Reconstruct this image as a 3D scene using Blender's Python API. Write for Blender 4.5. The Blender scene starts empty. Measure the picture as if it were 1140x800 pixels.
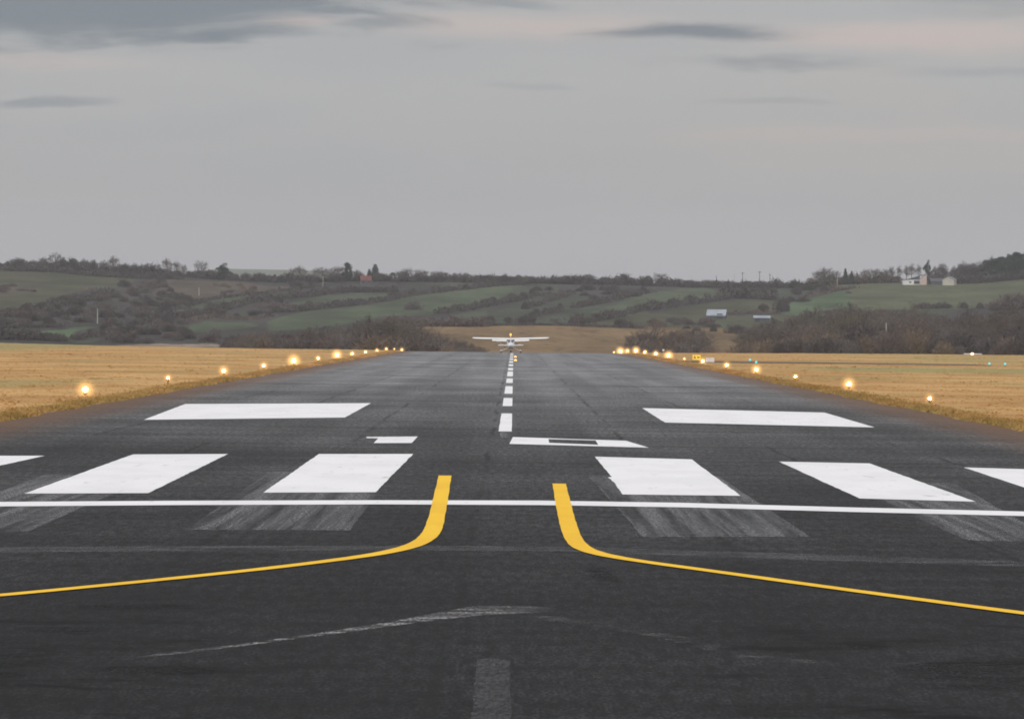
import bpy, bmesh, math, random
from mathutils import Vector, Matrix, noise as mnoise
R = math.radians
rnd = random.Random(7)
sc = bpy.context.scene
C = sc.collection
F, H = 7000.0, 3.05                      # focal length in pixels of a 1140 wide frame, eye height in metres

# ------------------------------------------------------------------ camera
ROLL = 0.0105
cs, sn = math.cos(ROLL), math.sin(ROLL)
U0, V0 = 2*cs - 31*sn, 2*sn + 31*cs
cd = bpy.data.cameras.new('camera'); cam = bpy.data.objects.new('camera', cd); C.objects.link(cam)
cd.sensor_fit = 'HORIZONTAL'; cd.sensor_width = 36; cd.lens = 36*F/1140
cd.clip_start = 1; cd.clip_end = 20000
cam.location = (0, 0, H)
cam.matrix_world = Matrix.Translation((0, 0, H)) @ Matrix.Rotation(U0/F, 4, 'Z') @ Matrix.Rotation(R(90) - V0/F, 4, 'X') @ Matrix.Rotation(ROLL, 4, 'Z')
sc.camera = cam

def UV(x, y):                            # picture position -> bearing and elevation (in pixels of angle) about the runway direction
    dx, dy = x - 570, 400 - y
    return dx*cs - dy*sn - U0, dx*sn + dy*cs - V0
def flat(x, y, z=0.0):                   # the spot on the level airfield seen in that direction
    u, v = UV(x, y); Y = (H - z)*F/max(-v, 1e-3)
    return Vector((u/F*Y, Y, z))
def far(x, y, Y):
    u, v = UV(x, y)
    return Vector((u/F*Y, Y, H + v/F*Y))

# ------------------------------------------------------------------ helpers
class MB:
    def __init__(s): s.v = []; s.f = []
    def add(s, vs, fs):
        b = len(s.v); s.v += [tuple(p) for p in vs]; s.f += [tuple(i+b for i in q) for q in fs]
    def quad(s, *p): s.add(p, [tuple(range(len(p)))])
    def box(s, c, d, rz=0):
        x, y, z = d[0]/2, d[1]/2, d[2]/2; ca, sa = math.cos(rz), math.sin(rz)
        vs = [(c[0]+a*ca-b*sa, c[1]+a*sa+b*ca, c[2]+e) for a, b, e in
              ((-x,-y,-z),(x,-y,-z),(x,y,-z),(-x,y,-z),(-x,-y,z),(x,-y,z),(x,y,z),(-x,y,z))]
        s.add(vs, [(3,2,1,0),(4,5,6,7),(0,1,5,4),(1,2,6,5),(2,3,7,6),(3,0,4,7)])
    def loft(s, rings, cap=True):
        n = len(rings[0]); vs = [p for r in rings for p in r]; fs = []
        for i in range(len(rings)-1):
            for k in range(n):
                a, b = i*n+k, i*n+(k+1) % n
                fs.append((a, b, b+n, a+n))
        if cap: fs += [tuple(range(n-1, -1, -1)), tuple(range((len(rings)-1)*n, len(rings)*n))]
        s.add(vs, fs)
    def tube(s, p, q, r0, r1, n=6):
        p, q = Vector(p), Vector(q); d = (q-p).normalized()
        a = d.orthogonal().normalized(); b = d.cross(a)
        s.loft([[p + (a*math.cos(k*2*math.pi/n) + b*math.sin(k*2*math.pi/n))*r0 for k in range(n)],
                [q + (a*math.cos(k*2*math.pi/n) + b*math.sin(k*2*math.pi/n))*r1 for k in range(n)]])
    def lathe(s, prof, c=(0,0,0), n=16):
        s.loft([[(c[0]+r*math.cos(k*2*math.pi/n), c[1]+r*math.sin(k*2*math.pi/n), c[2]+z) for k in range(n)] for r, z in prof])
    def build(s, name, m, parent=None, smooth=False, link=True):
        me = bpy.data.meshes.new(name); me.from_pydata(s.v, [], s.f); me.update()
        if m: me.materials.append(m)
        if smooth:
            for p in me.polygons: p.use_smooth = True
        o = bpy.data.objects.new(name, me)
        if link: C.objects.link(o)
        if parent: o.parent = parent
        return o
def fix_normals(o):
    bm = bmesh.new(); bm.from_mesh(o.data); bmesh.ops.recalc_face_normals(bm, faces=bm.faces); bm.to_mesh(o.data); bm.free()
    return o
def bevel(o, w=0.02, seg=2):
    bm = bmesh.new(); bm.from_mesh(o.data)
    bmesh.ops.recalc_face_normals(bm, faces=bm.faces)
    bmesh.ops.bevel(bm, geom=bm.edges[:], offset=w, segments=seg, affect='EDGES', profile=0.6)
    bm.to_mesh(o.data); bm.free(); return o
def tag(o, label, cat, group=None):
    o['label'] = label; o['category'] = cat
    if group: o['group'] = group
    return o
def struct(o): o['kind'] = 'structure'; return o
def thing(name, label, cat, loc=(0,0,0), rz=0, group=None):
    o = bpy.data.objects.new(name, None); C.objects.link(o)
    o.location = loc; o.rotation_euler = (0, 0, rz); o.empty_display_size = 0.2
    return tag(o, label, cat, group)
def copy_tree(o, parent=None, **kw):
    c = o.copy(); C.objects.link(c); c.parent = parent
    for ch in list(o.children): copy_tree(ch, c)
    return c

# ------------------------------------------------------------------ materials
def mat(name, col, rough=0.7, metal=0, spec=0.4, emit=None, estr=0):
    m = bpy.data.materials.new(name); m.use_nodes = True
    b = m.node_tree.nodes['Principled BSDF']
    b.inputs['Base Color'].default_value = (*col, 1); b.inputs['Roughness'].default_value = rough
    b.inputs['Metallic'].default_value = metal; b.inputs['Specular IOR Level'].default_value = spec
    if emit: b.inputs['Emission Color'].default_value = (*emit, 1); b.inputs['Emission Strength'].default_value = estr
    return m
class NT:
    def __init__(s, m): s.t = m.node_tree; s.n = s.t.nodes; s.l = s.t.links; s.b = s.n.get('Principled BSDF')
    def put(s, k, i, v):
        if isinstance(v, bpy.types.NodeSocket): s.l.new(v, k.inputs[i])
        elif v is not None: k.inputs[i].default_value = v
    def math(s, op, a, b=None, c=None, clamp=False):
        k = s.n.new('ShaderNodeMath'); k.operation = op; k.use_clamp = clamp
        for i, v in enumerate((a, b, c)): s.put(k, i, v)
        return k.outputs[0]
    def pos(s):
        g = s.n.new('ShaderNodeNewGeometry'); x = s.n.new('ShaderNodeSeparateXYZ'); s.l.new(g.outputs['Position'], x.inputs[0])
        return g.outputs['Position'], x.outputs
    def scaled(s, vec, sx, sy, sz, loc=(0,0,0)):
        k = s.n.new('ShaderNodeMapping'); s.l.new(vec, k.inputs['Vector']); k.inputs['Scale'].default_value = (sx, sy, sz)
        k.inputs['Location'].default_value = loc; return k.outputs[0]
    def noise(s, vec, scale=1, detail=3, rough=0.55, dist=0):
        k = s.n.new('ShaderNodeTexNoise'); s.put(k, 'Vector', vec); k.inputs['Scale'].default_value = scale
        k.inputs['Detail'].default_value = detail; k.inputs['Roughness'].default_value = rough; k.inputs['Distortion'].default_value = dist
        return k.outputs['Fac']
    def step(s, v, a, b, lo=0.0, hi=1.0, kind='SMOOTHSTEP'):
        k = s.n.new('ShaderNodeMapRange'); k.interpolation_type = kind; s.put(k, 0, v)
        k.inputs[1].default_value = a; k.inputs[2].default_value = b; k.inputs[3].default_value = lo; k.inputs[4].default_value = hi
        return k.outputs[0]
    def mix(s, f, a, b, mode='MIX'):
        k = s.n.new('ShaderNodeMix'); k.data_type = 'RGBA'; k.blend_type = mode; k.clamp_factor = True
        s.put(k, 0, f)
        for i, v in ((6, a), (7, b)):
            if isinstance(v, tuple): v = (*v, 1) if len(v) == 3 else v
            s.put(k, i, v)
        return k.outputs[2]
    def bump(s, h, strength, dist):
        k = s.n.new('ShaderNodeBump'); s.put(k, 'Height', h); k.inputs['Strength'].default_value = strength; k.inputs['Distance'].default_value = dist
        s.l.new(k.outputs[0], s.b.inputs['Normal'])

def noisy(name, a, b, scale=1.0, rough=0.8, spec=0.2, thresh=(0.35, 0.65), detail=4):
    m = mat(name, a, rough, spec=spec); t = NT(m); p, _ = t.pos()
    t.l.new(t.mix(t.step(t.noise(p, scale, detail), *thresh), a, b), t.b.inputs['Base Color'])
    return m

def asphalt_material():
    m = mat('asphalt', (0.03,)*3, 0.85, spec=0.06); t = NT(m); p, o = t.pos()
    grain = t.noise(t.scaled(p, 30, 4.5, 1), 1, 2, 0.7)
    grit = t.noise(t.scaled(p, 8, 0.9, 1), 1, 4, 0.65)
    big = t.noise(t.scaled(p, 0.14, 0.03, 1), 1, 4, 0.6)
    lanes = t.noise(t.scaled(p, 0.55, 0.004, 1), 1, 2, 0.5)
    streak = t.noise(t.scaled(p, 0.05, 0.4, 1, (3, 1, 0)), 1, 5, 0.65)
    strk2 = t.noise(t.scaled(p, 0.035, 0.05, 1, (13, 1, 0)), 1, 4, 0.6)
    # grazing-view sheen painted in: the colour pales steadily up the runway
    sheen = t.step(t.math('ADD', o[1], t.math('MULTIPLY', t.math('SUBTRACT', big, 0.5), 60)), 70, 420, kind='LINEAR')
    c = t.mix(sheen, (0.0088, 0.0088, 0.0094), (0.122, 0.122, 0.124))
    def mul(c, f):
        k = t.n.new('ShaderNodeVectorMath'); k.operation = 'SCALE'; t.l.new(c, k.inputs[0]); t.l.new(f, k.inputs['Scale']); return k.outputs[0]
    c = mul(c, t.step(big, 0.3, 0.7, 0.78, 1.22))
    c = mul(c, t.step(lanes, 0.35, 0.65, 1.1, 0.86))
    c = mul(c, t.step(streak, 0.3, 0.72, 0.72, 1.45))
    c = mul(c, t.step(strk2, 0.3, 0.7, 0.86, 1.16))
    c = mul(c, t.step(grit, 0.3, 0.7, 0.45, 1.7))
    c = mul(c, t.step(grain, 0.28, 0.76, 0.1, 2.7))
    # stray pale chips
    vor = t.n.new('ShaderNodeTexVoronoi'); t.l.new(t.scaled(p, 3.2, 0.55, 1), vor.inputs['Vector'])
    c = t.mix(t.step(vor.outputs['Distance'], 0.04, 0.02, 0, 0.5), c, (0.3, 0.29, 0.28))
    # oil and tar staining near the threshold, lying in bands across the pavement
    tar = t.noise(t.scaled(p, 0.45, 0.42, 1, (9, 4, 0)), 1, 6, 0.68)
    near = t.step(o[1], 76, 58)
    side = t.step(t.math('ABSOLUTE', t.math('ADD', o[0], 0.25)), 0.6, 3.4)
    tarm = t.math('MULTIPLY', t.math('MULTIPLY', t.step(tar, 0.50, 0.68), near), side)
    c = t.mix(t.math('MULTIPLY', tarm, 0.95), c, (0.003, 0.003, 0.003))
    # construction joints along the runway, every 3.75 m, sealed with tar
    wob = t.math('MULTIPLY', t.math('SUBTRACT', t.noise(t.scaled(p, 0.3, 0.12, 1), 1, 3), 0.5), 0.35)
    jx = t.math('PINGPONG', t.math('ADD', t.math('ADD', o[0], wob), 0.62), 1.875)
    jm = t.math('MULTIPLY', t.step(jx, 0.10, 0.02), t.step(t.noise(t.scaled(p, 0.2, 0.05, 1, (5, 5, 0)), 1, 3), 0.42, 0.6))
    c = t.mix(t.math('MULTIPLY', jm, 0.62), c, (0.006, 0.006, 0.006))
    # mottled brown tint, stronger towards the margin
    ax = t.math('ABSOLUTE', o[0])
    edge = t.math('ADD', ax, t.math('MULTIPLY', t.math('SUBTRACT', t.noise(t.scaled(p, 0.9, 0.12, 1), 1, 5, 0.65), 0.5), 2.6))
    mottle = t.noise(t.scaled(p, 1.4, 0.3, 1, (2, 7, 0)), 1, 4, 0.65)
    c = t.mix(t.math('MULTIPLY', t.step(edge, 12.6, 16.7), t.step(mottle, 0.2, 0.7, 0.6, 0.95)), c, (0.155, 0.082, 0.042))
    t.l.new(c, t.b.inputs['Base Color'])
    t.l.new(t.step(tarm, 0, 1, 0.75, 0.85), t.b.inputs['Roughness'])
    return m

def paint_material(name, col, worn, wear=0.62):
    m = mat(name, col, 0.8, spec=0.1); t = NT(m); p, _ = t.pos()
    soft = t.noise(t.scaled(p, 0.6, 0.15, 1), 1, 4, 0.6)
    c = t.mix(t.step(soft, 0.35, 0.7, 0, 0.55), col, worn)
    spots = t.noise(t.scaled(p, 3.2, 0.32, 1), 1, 5, 0.65)
    c = t.mix(t.step(spots, wear, wear + 0.16, 0, 0.55), c, (0.2, 0.195, 0.19))
    fine = t.noise(t.scaled(p, 30, 5, 1), 1, 3, 0.7)
    c = t.mix(t.step(fine, 0.56, 0.75, 0, 0.4), c, tuple(x*0.72 for x in col))
    t.l.new(c, t.b.inputs['Base Color']); return m

def faded_material(name, lo, hi, cover=0.55, sx=5.0, sy=0.25, col=(0.2, 0.2, 0.205), soft=None):
    m = mat(name, col, 0.85, spec=0.2); t = NT(m); p, _ = t.pos()
    n1 = t.noise(t.scaled(p, sx, sy, 1), 1, 5, 0.7)
    n2 = t.noise(t.scaled(p, 22, 3.5, 1), 1, 3, 0.7)
    f = t.math('MULTIPLY', t.step(n1, lo, hi), t.step(n2, 0.36, 0.62, 0.12, 1))
    f = t.math('MULTIPLY', f, cover)
    if soft:
        tcn = t.n.new('ShaderNodeTexCoord'); sp = t.n.new('ShaderNodeSeparateXYZ'); t.l.new(tcn.outputs['Generated'], sp.inputs[0])
        for i, k_ in enumerate(soft):
            if k_: f = t.math('MULTIPLY', f, t.step(t.math('ABSOLUTE', t.math('SUBTRACT', sp.outputs[i], 0.5)), 0.5, 0.5 - k_))
    tr = t.n.new('ShaderNodeBsdfTransparent'); mx = t.n.new('ShaderNodeMixShader')
    t.l.new(f, mx.inputs[0]); t.l.new(tr.outputs[0], mx.inputs[1]); t.l.new(t.b.outputs[0], mx.inputs[2])
    t.l.new(mx.outputs[0], t.n['Material Output'].inputs['Surface']); return m

def grass_color(t, p, o):
    n1 = t.noise(t.scaled(p, 0.07, 0.035, 1), 1, 6, 0.62)
    n2 = t.noise(t.scaled(p, 0.05, 0.012, 1, (7, 3, 0)), 1, 4, 0.6)
    n3 = t.noise(t.scaled(p, 0.4, 0.12, 1), 1, 5, 0.65)
    c = t.mix(t.step(n1, 0.36, 0.64), (0.40, 0.220, 0.080), (0.56, 0.342, 0.142))
    c = t.mix(t.step(n2, 0.48, 0.66, 0, 0.8), c, (0.36, 0.27, 0.11))
    c = t.mix(t.step(n3, 0.58, 0.78, 0, 0.5), c, (0.36, 0.21, 0.078))
    # mown green bands out on both fields, and a green fringe along the pavement
    g1 = t.math('MULTIPLY', t.math('MULTIPLY', t.step(o[1], 480, 530), t.step(o[1], 610, 560)), t.step(o[0], 21, 30))
    g2 = t.math('MULTIPLY', t.math('MULTIPLY', t.step(o[1], 600, 680), t.step(o[1], 1200, 1000)), t.step(o[0], -55, -72))
    g3 = t.math('MULTIPLY', t.step(o[0], 40, 62), t.step(o[1], 560, 760))
    g = t.math('MAXIMUM', t.math('MAXIMUM', g1, g2), t.math('MULTIPLY', g3, 0.5))
    c = t.mix(t.math('MULTIPLY', g, t.step(n1, 0.25, 0.6, 0.3, 0.8)), c, (0.27, 0.255, 0.105))
    fr = t.math('MULTIPLY', t.step(t.math('ABSOLUTE', o[0]), 18.9, 16.8), t.step(o[1], 520, 300))
    c = t.mix(t.math('MULTIPLY', fr, t.step(n3, 0.3, 0.65, 0.1, 0.7)), c, (0.26, 0.20, 0.06))
    return c
def grass_material(name):
    m = mat(name, (0.4, 0.28, 0.13), 0.95, spec=0.05); t = NT(m); p, o = t.pos()
    c = grass_color(t, p, o)
    t.l.new(c, t.b.inputs['Base Color']); return m

M = {}
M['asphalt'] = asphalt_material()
M['white_paint'] = paint_material('white_paint', (0.82, 0.805, 0.81), (0.69, 0.675, 0.68), 0.59)
M['yellow_paint'] = paint_material('yellow_paint', (0.90, 0.55, 0.035), (0.78, 0.43, 0.025), 0.66)
M['faded_bar'] = faded_material('faded_bar', 0.33, 0.64, 0.72, 3.6, 0.03, col=(0.27, 0.27, 0.28))
M['faded_line'] = faded_material('faded_line', 0.3, 0.68, 0.42, 0.9, 1.4, (0.26, 0.26, 0.265))
M['faded_curve'] = faded_material('faded_curve', 0.34, 0.72, 0.85, 1.1, 2.0, (0.50, 0.49, 0.49), (0.28, 0))
M['faded_trace'] = faded_material('faded_trace', 0.48, 0.72, 0.5, 1.2, 2.0, (0.38, 0.37, 0.37), None)
M['faded_stripe'] = faded_material('faded_stripe', 0.1, 0.6, 0.34, 3, 0.6, (0.17, 0.165, 0.17))
M['repair'] = noisy('repair_tar', (0.016,)*3, (0.026,)*3, 3.0)
M['grass'] = grass_material('dry_grass')
M['tuft'] = grass_material('grass_tuft')
M['glow'] = mat('edge_lamp_glow', (1, 0.9, 0.7), 0.3, emit=(1.0, 0.74, 0.36), estr=70)
M['glow_dim'] = mat('edge_lamp_glow_dim', (1, 0.9, 0.7), 0.3, emit=(1.0, 0.66, 0.27), estr=9)
def dome(name, col, estr, clear):
    m = mat(name, col, 0.4, emit=col, estr=estr); t = NT(m)
    tr = t.n.new('ShaderNodeBsdfTransparent'); mx = t.n.new('ShaderNodeMixShader'); mx.inputs[0].default_value = 1-clear
    t.l.new(tr.outputs[0], mx.inputs[1]); t.l.new(t.b.outputs[0], mx.inputs[2]); t.l.new(mx.outputs[0], t.n['Material Output'].inputs['Surface']); return m
M['dome'] = dome('frosted_amber_dome', (1.0, 0.55, 0.16), 1.5, 0.55)
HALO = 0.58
def halo_material():  # glowing ball added round each lamp to draw its lens bloom
    m = bpy.data.materials.new('lens_bloom'); m.use_nodes = True; m.node_tree.nodes.clear()
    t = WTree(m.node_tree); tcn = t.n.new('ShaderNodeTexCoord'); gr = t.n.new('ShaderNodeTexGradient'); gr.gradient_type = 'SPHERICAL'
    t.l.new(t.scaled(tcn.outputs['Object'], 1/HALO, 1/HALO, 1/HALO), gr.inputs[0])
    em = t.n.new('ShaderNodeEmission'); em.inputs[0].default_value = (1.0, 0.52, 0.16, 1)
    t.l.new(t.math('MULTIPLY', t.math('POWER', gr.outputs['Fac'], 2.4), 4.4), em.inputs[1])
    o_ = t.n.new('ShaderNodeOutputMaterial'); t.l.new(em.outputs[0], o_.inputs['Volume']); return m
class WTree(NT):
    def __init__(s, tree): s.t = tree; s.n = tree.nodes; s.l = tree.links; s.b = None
M['bloom_ball'] = halo_material()
M['cyan'] = mat('taxiway_lamp_glow', (0.1, 0.6, 0.7), 0.3, emit=(0.04, 0.5, 0.52), estr=1.1)
M['amber'] = mat('amber_glow', (0.9, 0.5, 0.2), 0.3, emit=(1.0, 0.5, 0.14), estr=1.7)
M['beacon'] = mat('beacon_glow', (0.9, 0.4, 0.1), 0.3, emit=(1.0, 0.36, 0.05), estr=2.0)
M['metal_yellow'] = noisy('painted_stem', (0.36, 0.24, 0.08), (0.30, 0.20, 0.07), 8)
M['metal'] = mat('galvanised', (0.42, 0.43, 0.44), 0.5, 0.6)
M['dark_metal'] = noisy('dark_metal', (0.05, 0.05, 0.055), (0.08, 0.08, 0.08), 6)
M['plane_white'] = noisy('aircraft_white', (0.92, 0.91, 0.92), (0.89, 0.88, 0.89), 1.2, 0.4, 0.5)
M['plane_shade'] = mat('aircraft_shade', (0.22, 0.21, 0.23), 0.5)
M['glass'] = mat('tinted_glass', (0.05, 0.055, 0.07), 0.12, spec=0.6)
M['rubber'] = mat('tyre_rubber', (0.025,)*3, 0.9)
M['sign_yellow'] = mat('lit_sign_face', (0.8, 0.5, 0.05), 0.5, emit=(1.0, 0.62, 0.08), estr=0.55)
M['sign_black'] = mat('sign_black', (0.03, 0.025, 0.01), 0.6)
M['sign_white'] = noisy('sign_white', (0.8, 0.79, 0.83), (0.72, 0.71, 0.75), 2)

# ------------------------------------------------------------------ world, sun
w = bpy.data.worlds.new('World'); sc.world = w; w.use_nodes = True
wt = w.node_tree; wt.nodes.clear()
class WT(NT):
    def __init__(s, tree): s.t = tree; s.n = tree.nodes; s.l = tree.links; s.b = None
t = WT(wt)
SUN_EL, SUN_AZ = R(24), R(196)           # azimuth clockwise from +Y: behind the camera, a little to the left
sky = t.n.new('ShaderNodeTexSky'); sky.sky_type = 'NISHITA'; sky.sun_disc = False
sky.sun_elevation = SUN_EL; sky.sun_rotation = SUN_AZ; sky.air_density = 1; sky.dust_density = 3
tc = t.n.new('ShaderNodeTexCoord'); xyz = t.n.new('ShaderNodeSeparateXYZ'); t.l.new(tc.outputs['Generated'], xyz.inputs[0])
dx_, dy_, dz_ = xyz.outputs
yy = t.math('MAXIMUM', dy_, 0.05)
az = t.math('DIVIDE', dx_, yy); el = t.math('DIVIDE', dz_, yy)
# overcast: the zenith is three times as bright as the horizon
zc = t.math('MAXIMUM', dz_, 0.0)
lum = t.math('MULTIPLY_ADD', zc, 2.1, 1.0)
cmb = t.n.new('ShaderNodeCombineXYZ'); t.l.new(az, cmb.inputs[0]); t.l.new(el, cmb.inputs[1])
cv = cmb.outputs[0]
wisp = t.noise(t.scaled(cv, 22, 130, 1), 1, 7, 0.62, 0.6)
wisp2 = t.noise(t.scaled(cv, 5, 45, 1, (4, 9, 0)), 1, 5, 0.55)
warp = t.math('MULTIPLY', t.math('SUBTRACT', t.noise(t.scaled(cv, 30, 60, 1, (2, 5, 0)), 1, 4, 0.6), 0.5), 0.0045)
grey = t.mix(t.step(wisp2, 0.35, 0.68), (0.395, 0.397, 0.407), (0.418, 0.418, 0.422))
lowb = t.step(el, 0.026, 0.008)
warm = t.noise(t.scaled(cv, 7, 38, 1, (1, 2, 0)), 1, 5, 0.6)
grey = t.mix(t.math('MULTIPLY', t.step(warm, 0.5, 0.68), t.step(el, 0.008, 0.022, 0, 0.55)), grey, (0.455, 0.425, 0.40))
grey = t.mix(t.math('MULTIPLY', t.step(warm, 0.5, 0.32), t.step(el, 0.008, 0.03, 0, 0.6)), grey, (0.37, 0.385, 0.40))
grey = t.mix(t.math('MULTIPLY', lowb, 0.6), grey, (0.425, 0.42, 0.45))
def ell(px, py, rx, ry, soft=0.75, ns=1.5):
    u, v = UV(px, py)
    a = t.math('DIVIDE', t.math('SUBTRACT', az, u/F), rx/F)
    b = t.math('DIVIDE', t.math('SUBTRACT', t.math('ADD', el, warp), v/F), ry/F)
    d = t.math('SQRT', t.math('ADD', t.math('MULTIPLY', a, a), t.math('MULTIPLY', b, b)))
    d = t.math('ADD', d, t.math('MULTIPLY', t.math('SUBTRACT', wisp, 0.5), ns*2))
    return t.step(d, 1.0 + soft*0.4, 1.0 - soft)
pink = (0.53, 0.455, 0.43); pale = (0.47, 0.46, 0.455); dark = (0.19, 0.218, 0.25)
for px, py, rx, ry, k in ((1010, 40, 260, 17, .8), (640, 28, 160, 16, .6), (330, 24, 60, 9, .9), (500, 30, 120, 16, .5), (60, 68, 160, 12, .35), (1000, 150, 260, 10, .3)):
    grey = t.mix(t.math('MULTIPLY', ell(px, py, rx, ry, 0.9, 0.7), k), grey, pink)
grey = t.mix(t.math('MULTIPLY', ell(20, 14, 360, 40, 0.8, 0.7), 0.9), grey, dark)
for px, py, rx, ry, k in ((60, 12, 330, 42, .8), (230, 36, 150, 13, .95), (300, 2, 260, 15, .9), (420, 28, 80, 9, .6), (780, 36, 118, 12, .95), (850, 67, 120, 10, .55),
                          (50, 114, 70, 6, .5), (600, 98, 50, 4, .2), (860, 112, 70, 4, .22), (560, 5, 70, 7, .35), (1100, 78, 120, 7, .25), (1120, 2, 150, 14, .3)):
    grey = t.mix(t.math('MULTIPLY', ell(px, py, rx, ry), k), grey, dark)
# heavier cloud over the rest of the dome
big = t.noise(t.scaled(tc.outputs['Generated'], 2.2, 2.2, 5), 1, 4, 0.6)
over = t.math('MULTIPLY', t.step(dz_, 0.07, 0.25), t.step(big, 0.35, 0.75, 0.0, 0.35))
grey = t.mix(over, grey, (0.3, 0.31, 0.34))
k = t.n.new('ShaderNodeVectorMath'); k.operation = 'SCALE'; t.l.new(grey, k.inputs[0]); t.l.new(t.math('MULTIPLY', lum, 10.0), k.inputs['Scale'])
mixs = t.mix(0.93, sky.outputs[0], k.outputs[0])
bg = t.n.new('ShaderNodeBackground'); t.l.new(mixs, bg.inputs[0]); bg.inputs[1].default_value = 0.102
out = t.n.new('ShaderNodeOutputWorld'); t.l.new(bg.outputs[0], out.inputs[0])
sd = bpy.data.lights.new('sun', 'SUN'); sun = bpy.data.objects.new('sun', sd); C.objects.link(sun)
sd.energy = 0.9; sd.angle = R(25); sd.color = (1, 0.95, 0.9)
sun.rotation_euler = (R(90) - SUN_EL, 0, -SUN_AZ + math.pi)

# ------------------------------------------------------------------ airfield
def end_of_field(x, Y):                 # where the level airfield drops to the valley
    u = x/max(Y, 1)*F
    pts = ((-900, 1130), (-572, 1105), (-440, 1010), (-320, 962), (-130, 935), (0, 925), (130, 935), (300, 985), (570, 1050), (900, 1080))
    if u <= pts[0][0]: return pts[0][1]
    for (a, p), (b, q) in zip(pts, pts[1:]):
        if u <= b: return p + (q-p)*(u-a)/(b-a)
    return pts[-1][1]
def sm(a, b, v):
    k = min(1, max(0, (v-a)/(b-a))); return k*k*(3-2*k)
def ground_z(x, y):
    a = abs(x)
    wob = 0.35*mnoise.noise((x*0.02 + (9 if x > 0 else 0), y*0.07, 0)) + 0.18*mnoise.noise((x*0.1, y*0.35, 4))
    lip = sm(16.15 + wob, 17.0 + wob, a)
    z = -0.06 + lip*(0.15 + 0.03*mnoise.noise((x*0.4, y*0.08, 1)))
    z += sm(17, 40, a)*0.10*mnoise.noise((x*0.03, y*0.012, 5))
    d = y - end_of_field(x, y)
    if d > 0: z -= min(d, 40)**2*0.0006 + max(0, d-40)*0.02
    return z
xs = [-420, -330, -260, -210, -170] + [i*4 - 150 for i in range(33)] + [-20, -18.6, -17.8, -17.4, -17.1, -16.8, -16.5, -16.2, -15.8, -15]
xs = sorted(set(xs + [-x for x in xs] + [0]))
ys = [-120, -40, 10] + [40 + i*3 for i in range(120)] + [400 + i*6 for i in range(135)]
g = MB()
g.v = [(x, y, ground_z(x, y)) for y in ys for x in xs]
n = len(xs)
g.f = [(j*n+i, j*n+i+1, (j+1)*n+i+1, (j+1)*n+i) for j in range(len(ys)-1) for i in range(n-1)]
struct(g.build('ground', M['grass'], smooth=True))

# runway pavement
rw = MB(); ry = [-60, 0] + [30 + i*20 for i in range(46)] + [936]
for j, y in enumerate(ry):
    rw.v += [(x, y, -0.004*0 - (max(0, y-925)**2)*0.0006) for x in (-16.7, -8, 0, 8, 16.7)]
rw.f = [(j*5+i, j*5+i+1, j*5+i+6, j*5+i+5) for j in range(len(ry)-1) for i in range(4)]
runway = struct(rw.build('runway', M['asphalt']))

def rag(poly, step=0.6, amp=0.02):       # a polygon with slightly uneven painted edges
    out = []
    for a, b in zip(poly, poly[1:] + poly[:1]):
        a, b = Vector(a), Vector(b); L = (b-a).length; k = max(1, min(40, int(L/step)))
        for i in range(k):
            p = a.lerp(b, i/k)
            if i: p += Vector((rnd.uniform(-amp, amp)*.6, rnd.uniform(-amp, amp), 0))
            out.append(p)
    return out
def marking(name, pts, m, z, label=None, amp=0.02):
    b = MB(); b.quad(*rag([flat(x, y, z) for x, y in pts], amp=amp))
    o = b.build(name, m, runway)
    fix_normals(o)
    if label: o['label'] = label
    return o
Z1, Z2, Z3 = 0.004, 0.008, 0.012
# worn markings first
for pts in (((300,525),(436,525),(390,590),(208,589)), ((50,528),(172,528),(32,591),(-120,591)),
            ((655,530),(800,530),(902,597),(716,597)), ((945,537),(1062,537),(1178,603),(1073,601))):
    marking('worn_threshold_bar', pts, M['faded_bar'], Z1, 'grey scrubbed-off older threshold bar')
def outline(pts, wpx=1.1):
    for (a, b), dx in ((0, 3), 1), ((1, 2), -1), ((3, 2), 0):
        (x0, y0), (x1, y1) = pts[a], pts[b]
        q = [(x0, y0), (x1, y1), (x1 + (2.4*dx), y1 - (0 if dx else wpx)), (x0 + (1.4*dx), y0 - (0 if dx else wpx))]
        marking('worn_bar_outline', q, M['faded_trace'], Z1 + 0.002)
for pts in (((300,525),(436,525),(390,590),(208,589)), ((50,528),(172,528),(32,591),(-120,591)), ((655,530),(800,530),(902,597),(716,597)), ((945,537),(1062,537),(1178,603),(1073,601))): outline(pts)
marking('worn_transverse_line', [(-60,609.5),(200,607.5),(450,606.5),(620,608),(860,615),(1190,626.5),(1190,632),(860,621.5),(620,613),(450,612),(200,613),(-60,615)], M['faded_line'], Z1, 'faint worn line across the pavement')
marking('worn_taxi_line', [(110,735.5),(160,729),(260,717.5),(350,705),(430,692.5),(480,683),(530,674),(585,674),(640,677),(600,682),(540,684),(490,689),(440,696),(350,708),(260,720),(160,731.5),(110,737.5)], M['faded_curve'], Z1, 'worn pale arc of an old taxi line')
marking('worn_taxi_line', [(584,685),(612,685),(680,692),(760,708),(840,726),(940,739),(942,742),(840,738),(760,716),(680,699),(620,691),(586,690)], M['faded_trace'], Z1, 'broken remains of an old taxi line')
marking('worn_centre_stripe', [(531,733),(567,733),(569,800),(570,850),(523,850),(525,800)], M['faded_stripe'], Z1, 'faded grey centre stripe')
marking('worn_centre_stripe', [(557,480.6),(570.5,480.6),(570.5,487),(556,487)], M['faded_bar'], Z1)
M['tar'] = faded_material('tar_stain', 0.36, 0.62, 0.95, 0.9, 1.1, (0.003, 0.003, 0.003), (0.4, 0.4))
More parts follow.
